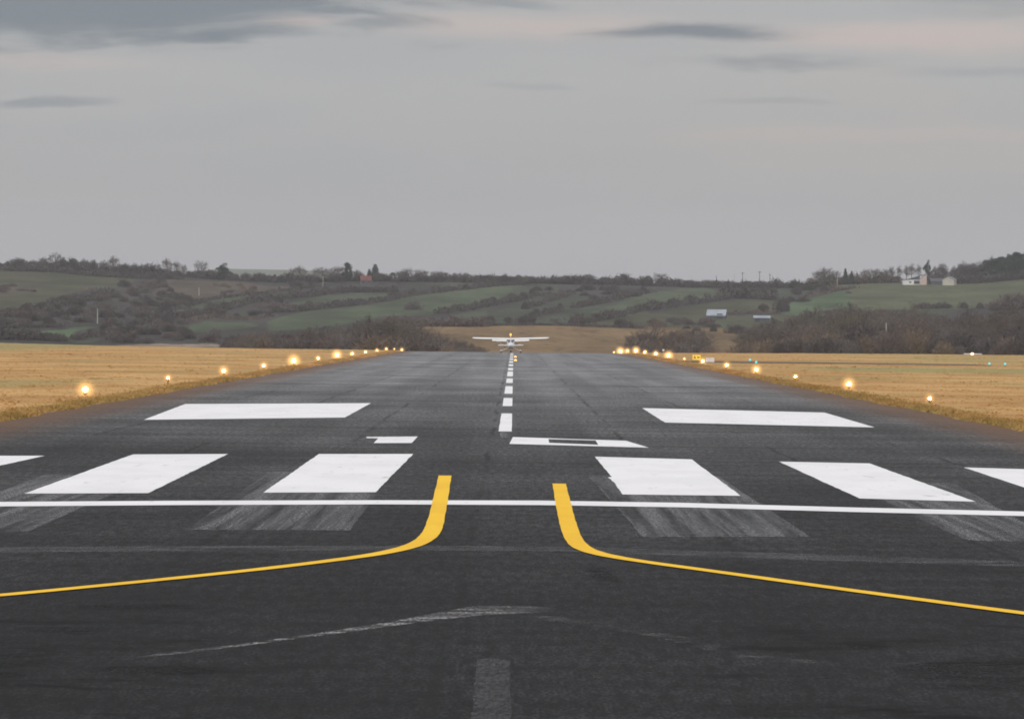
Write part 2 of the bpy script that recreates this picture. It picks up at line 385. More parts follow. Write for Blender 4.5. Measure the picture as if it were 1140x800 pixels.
for pts in ([(-60,706),(40,711),(92,718),(84,738),(40,752),(20,766),(-60,776)], [(60,674),(150,670),(250,671),(246,677),(150,680),(64,679)], [(90,742),(180,739),(262,738),(258,747),(170,753),(96,752)],
            [(10,696),(130,697),(128,703),(10,704)], [(990,742),(1060,733),(1190,722),(1200,772),(1090,782),(1000,770)], [(880,716),(1010,718),(1008,724),(882,723)], [(640,628),(668,628),(700,652),(672,652)]):
    marking('tar_stain', pts, M['tar'], Z1, 'black tar stain on the pavement')
# threshold bars
for pts in (((148,505.5),(254,505),(165,548.5),(27,549)), ((355,505),(460,505),(418,547.5),(293,548)), ((-62,507),(50,507),(-60,531),(-235,536)),
            ((662,508),(770,511),(824.5,551.5),(693,550),(684,537),(677,531),(681,530.5)), ((867,513.5),(968,515.5),(1086,558),(957,554.5)), ((1073,520),(1180,523),(1330,567),(1196,561))):
    marking('threshold_bar', list(pts), M['white_paint'], Z2)
marking('transverse_line', [(-120,559.5),(0,558.3),(200,557),(420,556.4),(600,556.8),(760,559.3),(950,564.5),(1140,569),(1260,572.5),(1260,577.5),(1140,574),(950,569.5),(760,564.3),(600,561.8),(420,561),(200,561.8),(0,563.3),(-120,565)], M['white_paint'], Z2, amp=0.008)
# aiming blocks
marking('aiming_block', [(206,449.5),(413,448.5),(384,464.5),(160,467)], M['white_paint'], Z2, 'large white block on the left half')
marking('aiming_block', [(715,454),(918,459),(974,475.5),(740,470)], M['white_paint'], Z2, 'large white block on the right half')
# designation
marking('designation_digit', [(408,486),(465,485.6),(458.5,492.8),(416,492.9),(421,487.6),(408,487.4)], M['white_paint'], Z2, 'white digit 1 on the left', 0.005)
dg = [((571,486.2),(605,487.2),(605,492.2),(567.5,493.8)), ((605,487.2),(698,490.4),(700,491.3),(605,488.4)), ((665,490.1),(698,490.4),(722.5,497.8),(666,495)), ((605,493.0),(667,494.6),(667,496.7),(567.5,494.0))]
d = MB()
o_ = [flat(x, y, Z2) for x, y in ((571,486.2),(697,490.3),(722.5,498),(567,493.8))]
i_ = [flat(x, y, Z2) for x, y in ((610.5,488.5),(663,490),(666,494.8),(611.5,492.6))]
d.v = [tuple(p) for p in o_ + i_]; d.f = [(0,1,5,4), (1,2,6,5), (2,3,7,6), (3,0,4,7)]
o = fix_normals(d.build('designation_digit', M['white_paint'], runway)); o['label'] = 'white digit 0 on the right'
# centreline
rows = ((460.2,480.3), (443,452), (429.8,438.2), (421.3,426.2), (413.4,418.8))
spans = [(flat(567, b).y, flat(567, a).y) for a, b in rows]
yv = 389*1.27
k = 0
while yv < 905: spans.append((yv, yv+33)); yv += 60
for a, b in spans:
    m_ = MB(); m_.quad(*rag([Vector((-0.43,a,Z2)), Vector((-0.03,a,Z2)), Vector((-0.03,b,Z2)), Vector((-0.43,b,Z2))], 1.5, 0.012))
    fix_normals(m_.build('centreline_dash', M['white_paint'], runway))
def line_marking(name, pts, width, m, z, label):
    P = [flat(x, y, z) for x, y in pts]
    # smooth
    for _ in range(3):
        Q = [P[0]]
        for a, b in zip(P, P[1:]): Q += [a.lerp(b, .25), a.lerp(b, .75)]
        P = Q + [P[-1]]
    b = MB(); Lp = []; Rp = []
    for i, p in enumerate(P):
        tn = (P[min(i+1, len(P)-1)] - P[max(i-1, 0)]).normalized(); nn = Vector((-tn.y, tn.x, 0))
        wj = width/2*(1 + rnd.uniform(-.04, .04))
        Lp.append(p + nn*wj); Rp.append(p - nn*wj)
    b.v = [tuple(q) for q in Lp + Rp]; kk = len(P)
    b.f = [(i, i+1, kk+i+1, kk+i) for i in range(kk-1)]
    o = fix_normals(b.build(name, m, runway)); o['label'] = label
line_marking('taxi_line', [(495.5,529),(491,552),(486,577),(480.5,594),(466,605),(440,612.5),(400,619.5),(300,632),(200,642.5),(100,652.5),(0,662),(-140,674)], 0.27, M['yellow_paint'], Z3, 'yellow lead-in line curving away to the left')
line_marking('taxi_line', [(622.5,538),(627,560),(632.5,584),(640,604),(657,614),(700,622.5),(800,636),(900,650),(1000,663.5),(1140,682),(1260,697)], 0.27, M['yellow_paint'], Z3, 'yellow lead-in line curving away to the right')
# taxiway joining from the right, far up the runway
tw = MB()
tw.v = [(17.2 + i*8, y, ground_z(17.2+i*8, y)+0.03) for y in (640, 676) for i in range(5)]
tw.f = [(i, i+1, i+6, i+5) for i in range(4)]
struct(tw.build('taxiway', noisy('worn_taxiway', (0.10, 0.075, 0.045), (0.16, 0.12, 0.07), 0.15)))

# dry grass on the verges and fields
tf = MB()
def tuft(x, y, h, wd):
    z = ground_z(x, y) - 0.02
    for _ in range(3):
        a = rnd.uniform(0, math.pi); l = rnd.uniform(-.6, .6)*h
        cx, cy = x + rnd.uniform(-wd, wd), y + rnd.uniform(-wd, wd)
        bx, by = math.cos(a)*wd*0.5, math.sin(a)*wd*0.5
        tf.add([(cx-bx, cy-by, z), (cx+bx, cy+by, z), (cx+l, cy+rnd.uniform(-.5,.5)*h, z+h*rnd.uniform(.7,1.2))], [(0,1,2)])
for side in (-1, 1):
    for _ in range(16000):                 # along the lip of the pavement
        y = 85*math.exp(rnd.random()*math.log(900/85))
        wob = 0.35*mnoise.noise((side*16.5*0.02 + (9 if side > 0 else 0), y*0.07, 0))
        x = side*(16.55 + wob + abs(rnd.gauss(0, .5)))
        tuft(x, y, rnd.uniform(.04, .10)*(1.7 if rnd.random() < .06 else 1), 0.09 + y*0.0003)
    for _ in range(6000):                 # the open field
        y = 130*math.exp(rnd.random()*math.log(1000/130))
        umax = 620/F*y
        if umax < 18: continue
        x = side*rnd.uniform(17, umax + 3)
        tuft(x, y, rnd.uniform(.02, .055)*(2.2 if rnd.random() < .04 else 1), 0.16 + y*0.0006)
gt = tf.build('grass_tufts', M['tuft']); gt['kind'] = 'stuff'

# ------------------------------------------------------------------ hills
SKY_PTS = [(-900,290),(-300,292),(0,297),(60,299),(100,303),(150,306),(200,307),(250,311),(300,313),(350,313),(400,312),(450,312.5),(500,313),(560,314),(620,315),(700,316.5),(760,318.5),
           (850,320),(900,319),(940,316),(1000,313.5),(1060,313.5),(1100,312),(1140,308),(1300,300),(2000,290)]
SKY_UV = [UV(x, y) for x, y in SKY_PTS]
VB, YB, YT = -26.0, 1120.0, 2300.0
def sky_v(u):
    if u <= SKY_UV[0][0]: return SKY_UV[0][1]
    for (a, p), (b, q) in zip(SKY_UV, SKY_UV[1:]):
        if u <= b: return p + (q-p)*(u-a)/(b-a)
    return SKY_UV[-1][1]
def hill_V(u, t_): return VB + (sky_v(u)-VB)*(t_**0.9)
def hill_z(u, Y):
    if Y < YB: return H + VB/F*YB - (YB-Y)*0.03
    if Y <= YT: return H + hill_V(u, (Y-YB)/(YT-YB))/F*Y
    zt = H + hill_V(u, 1)/F*YT; d_ = Y-YT
    return zt + 0.3*min(d_, 30)/30 - max(0, d_-30)**1.3*0.004
def hill(x, y, dv=0):                     # the spot on the hillside seen in that direction
    u, v = UV(x, y); s = (v-VB)/(sky_v(u)-VB)
    tt = max(0.01, min(1, s))**(1/0.9) if s > 0 else 0.01
    Y = YB + tt*(YT-YB)
    return Vector((u/F*Y, Y, hill_z(u, Y)))
def px_at(u, v):                          # inverse of UV
    a, b = u+U0, v+V0
    return 570 + a*cs + b*sn, 400 - (-a*sn + b*cs)
GREEN = (0.074, 0.092, 0.053); DGREEN = (0.058, 0.067, 0.047); OLIVE = (0.070, 0.071, 0.042); SCRUB = (0.052, 0.048, 0.043); BROWN = (0.092, 0.074, 0.055)
TAN = (0.20, 0.133, 0.068); BRIGHT = (0.082, 0.118, 0.062); BEIGE = (0.24, 0.19, 0.145)
FIELDS = [
 (OLIVE, [(-300,285),(0,292),(60,296),(145,303),(135,318),(85,325),(55,336),(0,349),(-300,352)]),
 (BROWN, [(-20,318),(40,320),(45,324),(0,330)]),
 (OLIVE, [(90,303),(120,305),(150,307),(150,314),(127,312)]),
 (BROWN, [(181,311),(247,313),(300,318),(330,320),(295,326),(250,330),(200,334),(170,330)]),
 (GREEN, [(180,350),(217,341),(242,333),(295,327),(303,328),(300,332),(265,337),(250,341),(229,343),(200,348),(165,355),(150,356)]),
 (GREEN, [(205,364),(229,358),(280,359.5),(285,363),(250,368),(212,370)]),
 (BRIGHT, [(30,371),(72,366.5),(82,364),(115,364),(81,369),(81,379),(71,379),(68,372),(42,374)]),
 (GREEN, [(78,381),(111,376),(112,379),(100,382)]),
 (DGREEN, [(215,356),(245,349),(300,345),(300,351),(250,354)]),
 (BEIGE, [(120,385),(170,382.5),(245,383),(250,386.5),(130,387)]),
 (GREEN, [(320,337),(362,329),(395,326.5),(432,326),(435,331),(404,335.5),(362,339.5),(335,339)]),
 (GREEN, [(300,358),(312,353),(342,346),(383,343),(417,339.5),(432,335),(460,328.5),(490,325),(547,319),(585,317),(585,329),(523,340),(514,342),(490,346),(475,351),(430,351),(407,356),(374,362),(342,366),(300,368)]),
 (DGREEN, [(449,317.5),(520,313.5),(545,313.5),(490,319.5),(460,321)]),
 (GREEN, [(500,351),(544,344.5),(541,351),(517,354)]),
 (DGREEN, [(541,352),(570,338),(600,332),(634,327),(660,330),(640,343),(600,352),(577,361),(545,362)]),
 (DGREEN, [(570,319),(621,317),(622,326),(585,334),(570,336)]),
 (DGREEN, [(585,361),(622,349),(642,344.5),(690,334.5),(722,325),(722,339),(702,343),(672,351),(636,361.5)]),
 (GREEN, [(650,350),(690,337),(722,326),(722,337),(690,345)]),
 (OLIVE, [(636,362),(672,353),(722,343),(724,350),(700,361),(690,363)]),
 (GREEN, [(705,331),(740,323.5),(785,320),(803,327),(808,332),(785,332),(755,335),(725,340),(705,342)]),
 (OLIVE, [(705,353),(747,345),(800,336.5),(837,332.5),(870,334),(870,347),(824,349),(790,352),(755,356),(705,364)]),
 (OLIVE, [(740,356),(790,353),(870,350),(880,362),(830,367),(800,369),(740,368)]),
 (GREEN, [(795,358),(809,358),(809,369),(795,369)]),
 (DGREEN, [(800,326),(850,320),(905,320),(905,331),(880,337),(850,332)]),
 (BRIGHT, [(872,350),(879,337),(902,330),(940,322.5),(950,322),(950,340),(922,346),(895,346),(885,352)]),
 ((0.094, 0.100, 0.056), [(914,318),(960,314.5),(1000,313),(1140,307),(1300,300),(1300,342),(1140,340),(1107,337),(1080,343),(1023,345),(990,344),(948,345),(944,323),(925,324)]),
 (DGREEN, [(1020,345),(1064,344),(1056,349),(1022,349)]),
 (TAN, [(440,361),(488,361.5),(600,361.5),(700,363.5),(830,366),(832,395),(440,396)]),
]
def inside(x, y, poly):
    c = False; j = len(poly)-1
    for i in range(len(poly)):
        (xi, yi), (xj, yj) = poly[i], poly[j]
        if (yi > y) != (yj > y) and x < (xj-xi)*(y-yi)/(yj-yi) + xi: c = not c
        j = i
    return c
BB = [(min(p[0] for p in P), max(p[0] for p in P), min(p[1] for p in P), max(p[1] for p in P)) for _, P in FIELDS]
def field_col(u, Y, z):
    x, y = px_at(u, (z-H)/Y*F)
    x += 3*mnoise.noise((u*0.05, Y*0.01, 2)); y += 0.9*mnoise.noise((u*0.06, Y*0.01, 8))
    c = SCRUB
    for (col, P), (a, b, e, f_) in zip(FIELDS, BB):
        if a <= x <= b and e <= y <= f_ and inside(x, y, P): c = col
    return c
us = [-2600, -2000, -1500, -1200, -1000, -850, -750] + [i*4 - 680 for i in range(341)] + [750, 850, 1000, 1200, 1500, 2000, 2600]
hy = [1010, 1060, 1100] + [YB + (YT-YB)*i/240 for i in range(241)] + [2330, 2400, 2600, 3000, 3500]
hm = MB(); cols = []
for Y in hy:
    for u in us:
        z = hill_z(u, Y); hm.v.append((u/F*Y, Y, z))
        cols.append(field_col(u, min(Y, YT-2), hill_z(u, min(Y, YT-2))))
n = len(us)
hm.f = [(j*n+i, j*n+i+1, (j+1)*n+i+1, (j+1)*n+i) for j in range(len(hy)-1) for i in range(n-1)]
def hill_material():
    m = mat('hillside', GREEN, 0.95, spec=0.05); t = NT(m); p, _ = t.pos()
    a = t.n.new('ShaderNodeVertexColor'); a.layer_name = 'field'
    n1 = t.noise(t.scaled(p, 0.05, 0.006, 0.3), 1, 5, 0.65); n2 = t.noise(t.scaled(p, 0.4, 0.03, 1), 1, 4, 0.6)
    hs = t.n.new('ShaderNodeHueSaturation'); t.l.new(a.outputs[0], hs.inputs['Color']); t.l.new(t.step(n1, 0.3, 0.7, 0.62, 1.3), hs.inputs['Value'])
    c = t.mix(t.step(n2, 0.48, 0.74, 0, 0.6), hs.outputs[0], SCRUB)
    t.l.new(c, t.b.inputs['Base Color']); return m
hills = struct(hm.build('hills', hill_material(), smooth=True))
ca = hills.data.color_attributes.new('field', 'FLOAT_COLOR', 'POINT')
for i, c in enumerate(cols): ca.data[i].color = (*c, 1)
# distant ridge beyond
dr = MB()
dru = [-2600 + i*40 for i in range(131)]
for Y, fr in ((4300, -0.5), (4500, 0.5), (4700, 1.0), (4900, 0.6)):
    for u in dru:
        vtop = 66 + 2*mnoise.noise((u*0.008, 1, 0)) - max(0, abs(u+275)-60)*0.10
        dr.v.append((u/F*Y, Y, H + max(vtop, 5)/F*4700*fr))
n = len(dru)
dr.f = [(j*n+i, j*n+i+1, (j+1)*n+i+1, (j+1)*n+i) for j in range(3) for i in range(n-1)]
struct(dr.build('distant_hills', noisy('distant_land', (0.10, 0.12, 0.09), (0.14, 0.15, 0.10), 0.01), smooth=True))

# ------------------------------------------------------------------ vegetation
M['twig_a'] = noisy('twigs_brown', (0.115, 0.088, 0.078), (0.15, 0.118, 0.10), 0.35)
M['twig_b'] = noisy('twigs_grey', (0.13, 0.115, 0.11), (0.17, 0.15, 0.14), 0.35)
M['twig_c'] = noisy('twigs_dark', (0.075, 0.064, 0.062), (0.105, 0.088, 0.08), 0.35)
M['twig_d'] = noisy('twigs_tan', (0.17, 0.13, 0.095), (0.22, 0.165, 0.115), 0.35)
M['ever'] = noisy('evergreen_leaf', (0.032, 0.05, 0.036), (0.055, 0.075, 0.05), 0.5)
M['gorse'] = noisy('gorse_leaf', (0.06, 0.065, 0.045), (0.09, 0.09, 0.058), 0.4)
M['twig_e'] = noisy('twigs_olive', (0.10, 0.092, 0.066), (0.14, 0.125, 0.088), 0.35)
M['bark'] = noisy('bark', (0.085, 0.07, 0.06), (0.12, 0.10, 0.085), 1.5)

def twig(mb, p, d, L, wd, r):
    a = d.orthogonal().normalized(); ang = r.uniform(0, 6.28); b = d.cross(a)
    s_ = (a*math.cos(ang) + b*math.sin(ang))*wd*0.5
    mb.add([p - s_, p + s_, p + d*L + Vector((0, 0, -0.05*L))], [(0, 1, 2)])
def rdir(r, up=0.0):
    z = r.uniform(-1, 1); a = r.uniform(0, 6.283); q = math.sqrt(1-z*z)
    v = Vector((q*math.cos(a), q*math.sin(a), z + up)); return v.normalized()
def proto_bare(seed, aspect=0.8, twigs=7, wd=0.05, clear=0.25, base_spread=1.0, fill=0, low=.12):   # one unit (10 m) tall tree with open twigs
    r = random.Random(seed); tr = MB(); cr = MB(); Ht = 10.0; RX = Ht*aspect/2
    top = Vector((r.uniform(-.4,.4), r.uniform(-.4,.4), Ht*0.72))
    tr.tube((0,0,-0.6), (top.x*.4, top.y*.4, Ht*clear), 0.26, 0.2, 7); tr.tube((top.x*.4, top.y*.4, Ht*clear), top, 0.2, 0.06, 6)
    for i in range(15):
        h = r.uniform(clear, 0.72); st = Vector((top.x*h/.72, top.y*h/.72, Ht*h))
        a = r.uniform(0, 6.283) if i > 5 else i*1.05 + r.uniform(-.3, .3)
        # aim at a point on an egg-shaped crown
        zt = Ht*(r.uniform(0.45, 0.97) if h > .4 else r.uniform(.35, .75)); rel = (zt/Ht - 0.3)/0.7
        rad = RX*math.sqrt(max(0.05, 1 - (2*max(0, rel)-0.85)**2))*r.uniform(.72, 1.02)*base_spread
        en = Vector((math.cos(a)*rad + top.x*.6, math.sin(a)*rad + top.y*.6, max(zt, st.z + .3)))
        mid = st.lerp(en, .5) + Vector((0, 0, r.uniform(-.1, .5)))
        tr.tube(st, mid, 0.10, 0.06, 5); tr.tube(mid, en, 0.06, 0.02, 4)
        for k in range(7):
            f = r.uniform(.3, 1.0); p = (st.lerp(mid, f*2) if f < .5 else mid.lerp(en, f*2-1))
            d1 = (rdir(r, .35) + (en-st).normalized()*.7).normalized(); L1 = Ht*r.uniform(.09, .17)
            q = p + d1*L1
            twig(cr, p, d1, L1, wd*1.5, r)
            for m_ in range(twigs):
                p2 = p.lerp(q, r.uniform(.25, 1)); d2 = (rdir(r, .3) + d1*.6).normalized(); L2 = Ht*r.uniform(.05, .11)
                twig(cr, p2, d2, L2, wd, r)
                for q_ in range(2): twig(cr, p2 + d2*L2*r.uniform(.3, .9), (rdir(r, .2) + d2*.6).normalized(), L2*r.uniform(.4, .7), wd*.8, r)
    if fill: fill_crown(cr, r, Ht, RX, fill, wd*1.3, low)
    return tr, cr
def fill_crown(cr, r, Ht, RX, nn, wd, low=0.12):      # fine twigs through the whole egg of the crown
    for _ in range(nn):
        d_ = rdir(r); f = r.random()**0.42
        zc = Ht*(low + (1-low)*0.52); rz = Ht*(1-low)*0.49
        lump = 0.82 + 0.3*mnoise.noise((d_.x*1.8 + Ht, d_.y*1.8, d_.z*1.8 + r.random()*.2 + RX))
        p = Vector((d_.x*RX*f*lump, d_.y*RX*f*lump, zc + d_.z*rz*f*lump))
        twig(cr, p, (d_ + rdir(r, .5)*.9).normalized(), Ht*r.uniform(.05, .11), wd, r)
def leafcloud(mb, r, center, rad, nn, size, squash=1.0, hollow=0.45):
    for _ in range(nn):
        d_ = rdir(r); f = r.uniform(hollow, 1.0)**0.6
        p = center + Vector((d_.x*rad*f, d_.y*rad*f, d_.z*rad*f*squash))
        n_ = (d_ + rdir(r)*.8).normalized(); a = n_.orthogonal().normalized(); b = n_.cross(a); s_ = size*r.uniform(.6, 1.4)
        ang = r.uniform(0, 6.28); u_ = (a*math.cos(ang) + b*math.sin(ang))*s_; v_ = (b*math.cos(ang) - a*math.sin(ang))*s_*.6
        mb.add([p-u_, p-v_, p+u_, p+v_*r.uniform(.6, 1.3)], [(0,1,2,3)])
def proto_ever(seed, aspect=0.9):           # broad, lumpy evergreen
    r = random.Random(seed); tr = MB(); cr = MB(); Ht = 10.0
    tr.tube((0,0,-.6), (0,0,7.5), .3, .1, 7)
    for i in range(34):
        z = r.uniform(1.2, 9.2); rr = Ht*aspect/2*math.sqrt(max(.03, 1-((z-4.6)/5.2)**2))*r.uniform(.35, .85); a = r.uniform(0, 6.283)
        c = Vector((math.cos(a)*rr, math.sin(a)*rr, z)); tr.tube((0,0,max(1,z-1.2)), c, .06, .02, 4)
        leafcloud(cr, r, c, r.uniform(.9, 1.6), 130, .24, .8)
    return tr, cr
def proto_conifer(seed, aspect=0.5):
    r = random.Random(seed); tr = MB(); cr = MB(); Ht = 10.0
    tr.tube((0,0,-.6), (0,0,9.8), .24, .03, 7)
    z = 1.0
    while z < 9.8:
        rr = Ht*aspect/2*(1 - (z/10.2))**.85*r.uniform(.75, 1.1) + .12
        for k in range(7):
            a = k*.9 + z*2.1 + r.uniform(-.3, .3); e = Vector((math.cos(a)*rr, math.sin(a)*rr, z - rr*.22))
            tr.tube((0,0,z), e, .035, .012, 4)
            for s_ in range(3):
                f = .35 + .3*s_; leafcloud(cr, r, Vector((0,0,z)).lerp(e, f), .16 + rr*.19, 16, .13, .6, .1)
        z += .42
    return tr, cr
def proto_bush(seed, leafy=0.3, aspect=1.5, dense=1.0):  # 4 m unit, twiggy dome down to the ground
    r = random.Random(seed); cr = MB(); Hb = 4.0; RX = Hb*aspect/2
    lobes = [(Vector((r.uniform(-.55,.55)*RX, r.uniform(-.5,.5)*RX, 0)), r.uniform(.5, .95)) for _ in range(6)]
    for i in range(int(1300*dense)):
        c, s_ = r.choice(lobes)
        a = r.uniform(0, 6.283); f = math.sqrt(r.random()); th = r.uniform(.05, 1.0)
        hh = Hb*s_*math.sqrt(max(0, 1-f*f*.9))
        p = c + Vector((math.cos(a)*f*RX*.55, math.sin(a)*f*RX*.55, hh*th*.85 - .2))
        d_ = (Vector((math.cos(a)*f, math.sin(a)*f, .9)) + rdir(r)*.7).normalized()
        twig(cr, p, d_, Hb*r.uniform(.12, .26), .085, r)
        if r.random() < leafy: leafcloud(cr, r, p, .35, 4, .13, 1, .1)
    return cr
def meshes(pr, name, mt, mc, smooth=False):
    a = pr[0].build('trunk', mt, link=False).data; b = pr[1].build('crown', mc, link=False).data
    return a, b
BARE = {}
for key, mc, seeds, asp, tw, wd_, cl, fl, lo in (('bare', 'twig_a', (1, 2, 3), .85, 6, .055, .2, 700, .14), ('pale', 'twig_b', (4, 5), .8, 6, .05, .22, 350, .2), ('dark', 'twig_c', (6, 7), .95, 7, .075, .12, 1500, .02), ('tan', 'twig_d', (8,), .95, 6, .055, .2, 500, .1), ('olive', 'twig_e', (9,), .85, 6, .05, .15, 500, .1), ('open', 'twig_b', (13, 14), .8, 6, .045, .2, 0, .1),
        ('far_bare', 'twig_a', (1, 2, 3), .85, 4, .10, .2, 1000, .10), ('far_pale', 'twig_b', (4, 5), .8, 4, .09, .22, 420, .18), ('far_dark', 'twig_c', (6, 7), .95, 3, .15, .1, 1900, -.02), ('far_thin', 'twig_b', (11, 12), .42, 4, .09, .3, 160, .2)):
    BARE[key] = [meshes(proto_bare(s, asp, tw, wd_, cl, 1.0, fl, lo), key, M['bark'], M[mc]) + (10*asp,) for s in seeds]
BARE['far_ever'] = BARE['ever'] = [meshes(proto_ever(s, a), 'ever', M['bark'], M['ever']) + (10*a,) for s, a in ((21, .95), (22, .7))]
BARE['far_conifer'] = BARE['conifer'] = [meshes(proto_conifer(s, a), 'conifer', M['bark'], M['ever']) + (10*a,) for s, a in ((31, .5), (32, .62))]
BUSH = {}
for key, mc, leafy in (('brown', 'twig_a', .1), ('dark', 'twig_c', .3), ('grey', 'twig_b', .1), ('gorse', 'gorse', .9), ('tan', 'twig_d', .1)):
    BUSH[key] = [proto_bush(s + hash(key[0]) % 7 if False else s, leafy).build('bush', M[mc], link=False).data for s in (41, 42, 43)]
def tree(kind, base, height, width, name, label, group=None, cat='tree'):
    a, b, wd = rnd.choice(BARE[kind])
    o = thing(name, label, cat, base, rnd.uniform(0, 6.28), group)
    s_ = height/10.0; sx = width/wd; o.scale = (sx, sx, s_)
    for nm, me in (('trunk', a), ('crown', b)):
        c = bpy.data.objects.new(nm, me); C.objects.link(c); c.parent = o
    return o
def bush(kind, base, height, width, label, group, name='bush', cat='bush'):
    o = bpy.data.objects.new(name, rnd.choice(BUSH[kind])); C.objects.link(o)
    o.location = base; o.rotation_euler = (0, 0, rnd.uniform(0, 6.28)); o.scale = (width/5.6, width/5.6, height/2.7)
    return tag(o, label, cat, group)

# skyline trees: picture x, top row, width in pixels, kind, per stretch of ridge
def ordinal(i): return ['first','second','third','fourth','fifth','sixth','seventh','eighth','ninth','tenth','eleventh','twelfth','thirteenth','fourteenth','fifteenth','sixteenth','seventeenth','eighteenth','nineteenth','twentieth','twenty-first','twenty-second','twenty-third','twenty-fourth','twenty-fifth'][i]
LOOK = {'bare': 'bare brown winter tree', 'pale': 'pale leafless tree', 'dark': 'dark dense rounded tree', 'tan': 'tan leafless tree', 'thin': 'slim leafless tree', 'ever': 'broad dark evergreen', 'conifer': 'dark pointed conifer'}
RIDGES = [
 ('on the left skyline', [(20,287,16,'dark'),(38,289.5,12,'dark'),(50,285.5,15,'pale'),(61.5,280,14,'pale'),(70,286.5,10,'ever'),(82,288.5,14,'dark'),(94,288.5,14,'dark'),(104,289.5,10,'dark'),(115,290,12,'dark'),(125.5,284.5,13,'bare'),(140,293,12,'dark'),(150,293,10,'dark'),(162,294.5,10,'dark'),(175,293,12,'pale'),(186.5,287,12,'bare'),(197,290,9,'bare'),(205,294,8,'bare'),(224,289,15,'pale'),(237,299,9,'pale'),(249.5,293,17,'ever')]),
 ('near the red roof', [(274,303.5,11,'dark'),(288,303,14,'bare'),(306,305,5,'conifer'),(313,306,7,'ever'),(326,297,9,'pale'),(335,295.5,14,'bare'),(347,303,12,'pale'),(360,297,22,'bare'),(375,295.5,18,'bare'),(386.5,292.5,10,'ever'),(398,300,13,'bare'),(411,299,6,'conifer'),(417.5,293.5,10,'conifer'),(428,304,10,'bare'),(437,303.5,7,'ever')]),
 ('on the middle skyline', [(445,301,11,'bare'),(454,297.5,14,'pale'),(465,299,9,'pale'),(472,300,10,'bare'),(485,301,14,'bare'),(493,302.5,12,'bare'),(506,304,8,'dark'),(512,303,6,'thin'),(518,303,9,'bare'),(528,305,10,'pale'),(537,305.5,8,'bare'),(546,305,9,'bare'),(554,306.5,8,'dark'),(562,305,8,'dark'),(569,307,8,'dark'),(577,306,9,'dark'),(592,307.5,12,'dark'),(613,309.5,16,'dark'),(630,308.5,14,'dark'),(655,305.5,20,'dark'),(672,308,12,'dark'),(688,309.5,14,'dark')]),
 ('near the utility poles', [(702,310,10,'dark'),(720,308.5,16,'dark'),(735,303,17,'pale'),(748,311,12,'dark'),(768,312,20,'dark'),(786,312.5,14,'bare'),(804,315,12,'dark'),(820,315.5,12,'dark'),(842,315.5,18,'ever'),(862,316,18,'ever'),(889,313.5,24,'ever')]),
 ('beside the white hill house', [(911,300,14,'pale'),(918,297,20,'bare'),(931,300,10,'pale'),(941,298,6,'conifer'),(948,301,6,'conifer'),(963,299,12,'bare'),(975,298.5,17,'bare'),(986,299,13,'bare'),(993,296,6,'thin'),(1001,295.5,6,'thin'),(1009,295,7,'thin'),(1015,293,7,'thin'),(1022.5,294,6,'thin'),(1032.5,289.5,9,'ever'),(1041,296,11,'bare'),(1049,294,16,'dark'),(1062,297,12,'dark')]),
 ('on the right skyline', [(1073,291.5,10,'dark'),(1083,293,13,'dark'),(1095,290,15,'dark'),(1103,286,11,'dark'),(1112,286.5,11,'ever'),(1121,283,15,'ever'),(1131,281,14,'ever'),(1141,281,14,'ever'),(1151,280,14,'ever')]),
]
RIDGES[1][1].extend([(401,304,10,'bare'),(406,307,7,'bare'),(413,306,9,'bare'),(420,303,12,'bare')]); RIDGES[1][1].sort()
RIDGES[5][1].extend([(1069,294,12,'dark'),(1078,294,13,'dark'),(1089,292.5,14,'dark'),(1099,290,14,'ever'),(1107,288,13,'ever'),(1117,286,14,'ever'),(1126,284.5,15,'ever'),(1136,283,15,'ever'),(1146,281,15,'ever')]); RIDGES[5][1].sort()
for where, lst in RIDGES:
    count = {}
    for x, top, wpx, kind in lst:
        count[kind] = count.get(kind, 0) + 1
    seen = {}
    for x, top, wpx, kind in lst:
        u, v = UV(x, 300); base = hill(x, px_at(u, sky_v(u))[1] + rnd.uniform(0.5, 1.5))
        Y = base.y; ztop = far(x, top, Y).z
        hgt = ztop - base.z + .1; wid = wpx/F*Y*(1.7 if kind == 'conifer' else 1.2)
        i = seen.get(kind, 0); seen[kind] = i+1
        lab = f"{LOOK[kind]} {where}" + (f", {ordinal(i)} of its kind from the left" if count[kind] > 1 else '')
        nm = {'ever': 'evergreen_tree', 'conifer': 'conifer_tree'}.get(kind, 'bare_tree')
        tree('far_'+kind, base, hgt, wid, nm, lab, 'trees along the skyline')

# hedges: one long object each
def hedge(pts, hpx, label, kind='twig_c', dens=1.0, wide=1.6, name='hedge'):
    r = random.Random(int(pts[0][0]*7 + pts[0][1])); mb = MB()
    for (x0, y0), (x1, y1) in zip(pts, pts[1:]):
        L = math.hypot(x1-x0, y1-y0); k = int(L*30*dens*max(1, hpx/5))
        for _ in range(k):
            f = r.random(); x, y = x0+(x1-x0)*f, y0+(y1-y0)*f
            p = hill(x, y); Y = p.y; hm_ = 1.2*hpx/F*Y
            n_ = 0.72 + 0.9*mnoise.noise((x*0.16, y*0.2, hpx)) + 0.5*mnoise.noise((x*0.6, y, 3))
            if n_ < .32 and r.random() < .6: continue
            h_ = hm_*max(.25, n_)
            q = Vector((p.x + r.gauss(0, .5)*wide, p.y + r.gauss(0, 1)*wide, p.z - .1 + h_*r.uniform(0, .85)))
            twig(mb, q, rdir(r, .5), h_*r.uniform(.2, .4) + .3, .30*Y/2000, r)
            if r.random() < .45: leafcloud(mb, r, q, .3, 2, .24*Y/2000, 1, .1)
    o = mb.build(name, M[kind])
    return tag(o, label, 'hedge', 'hedgerows on the hillside')
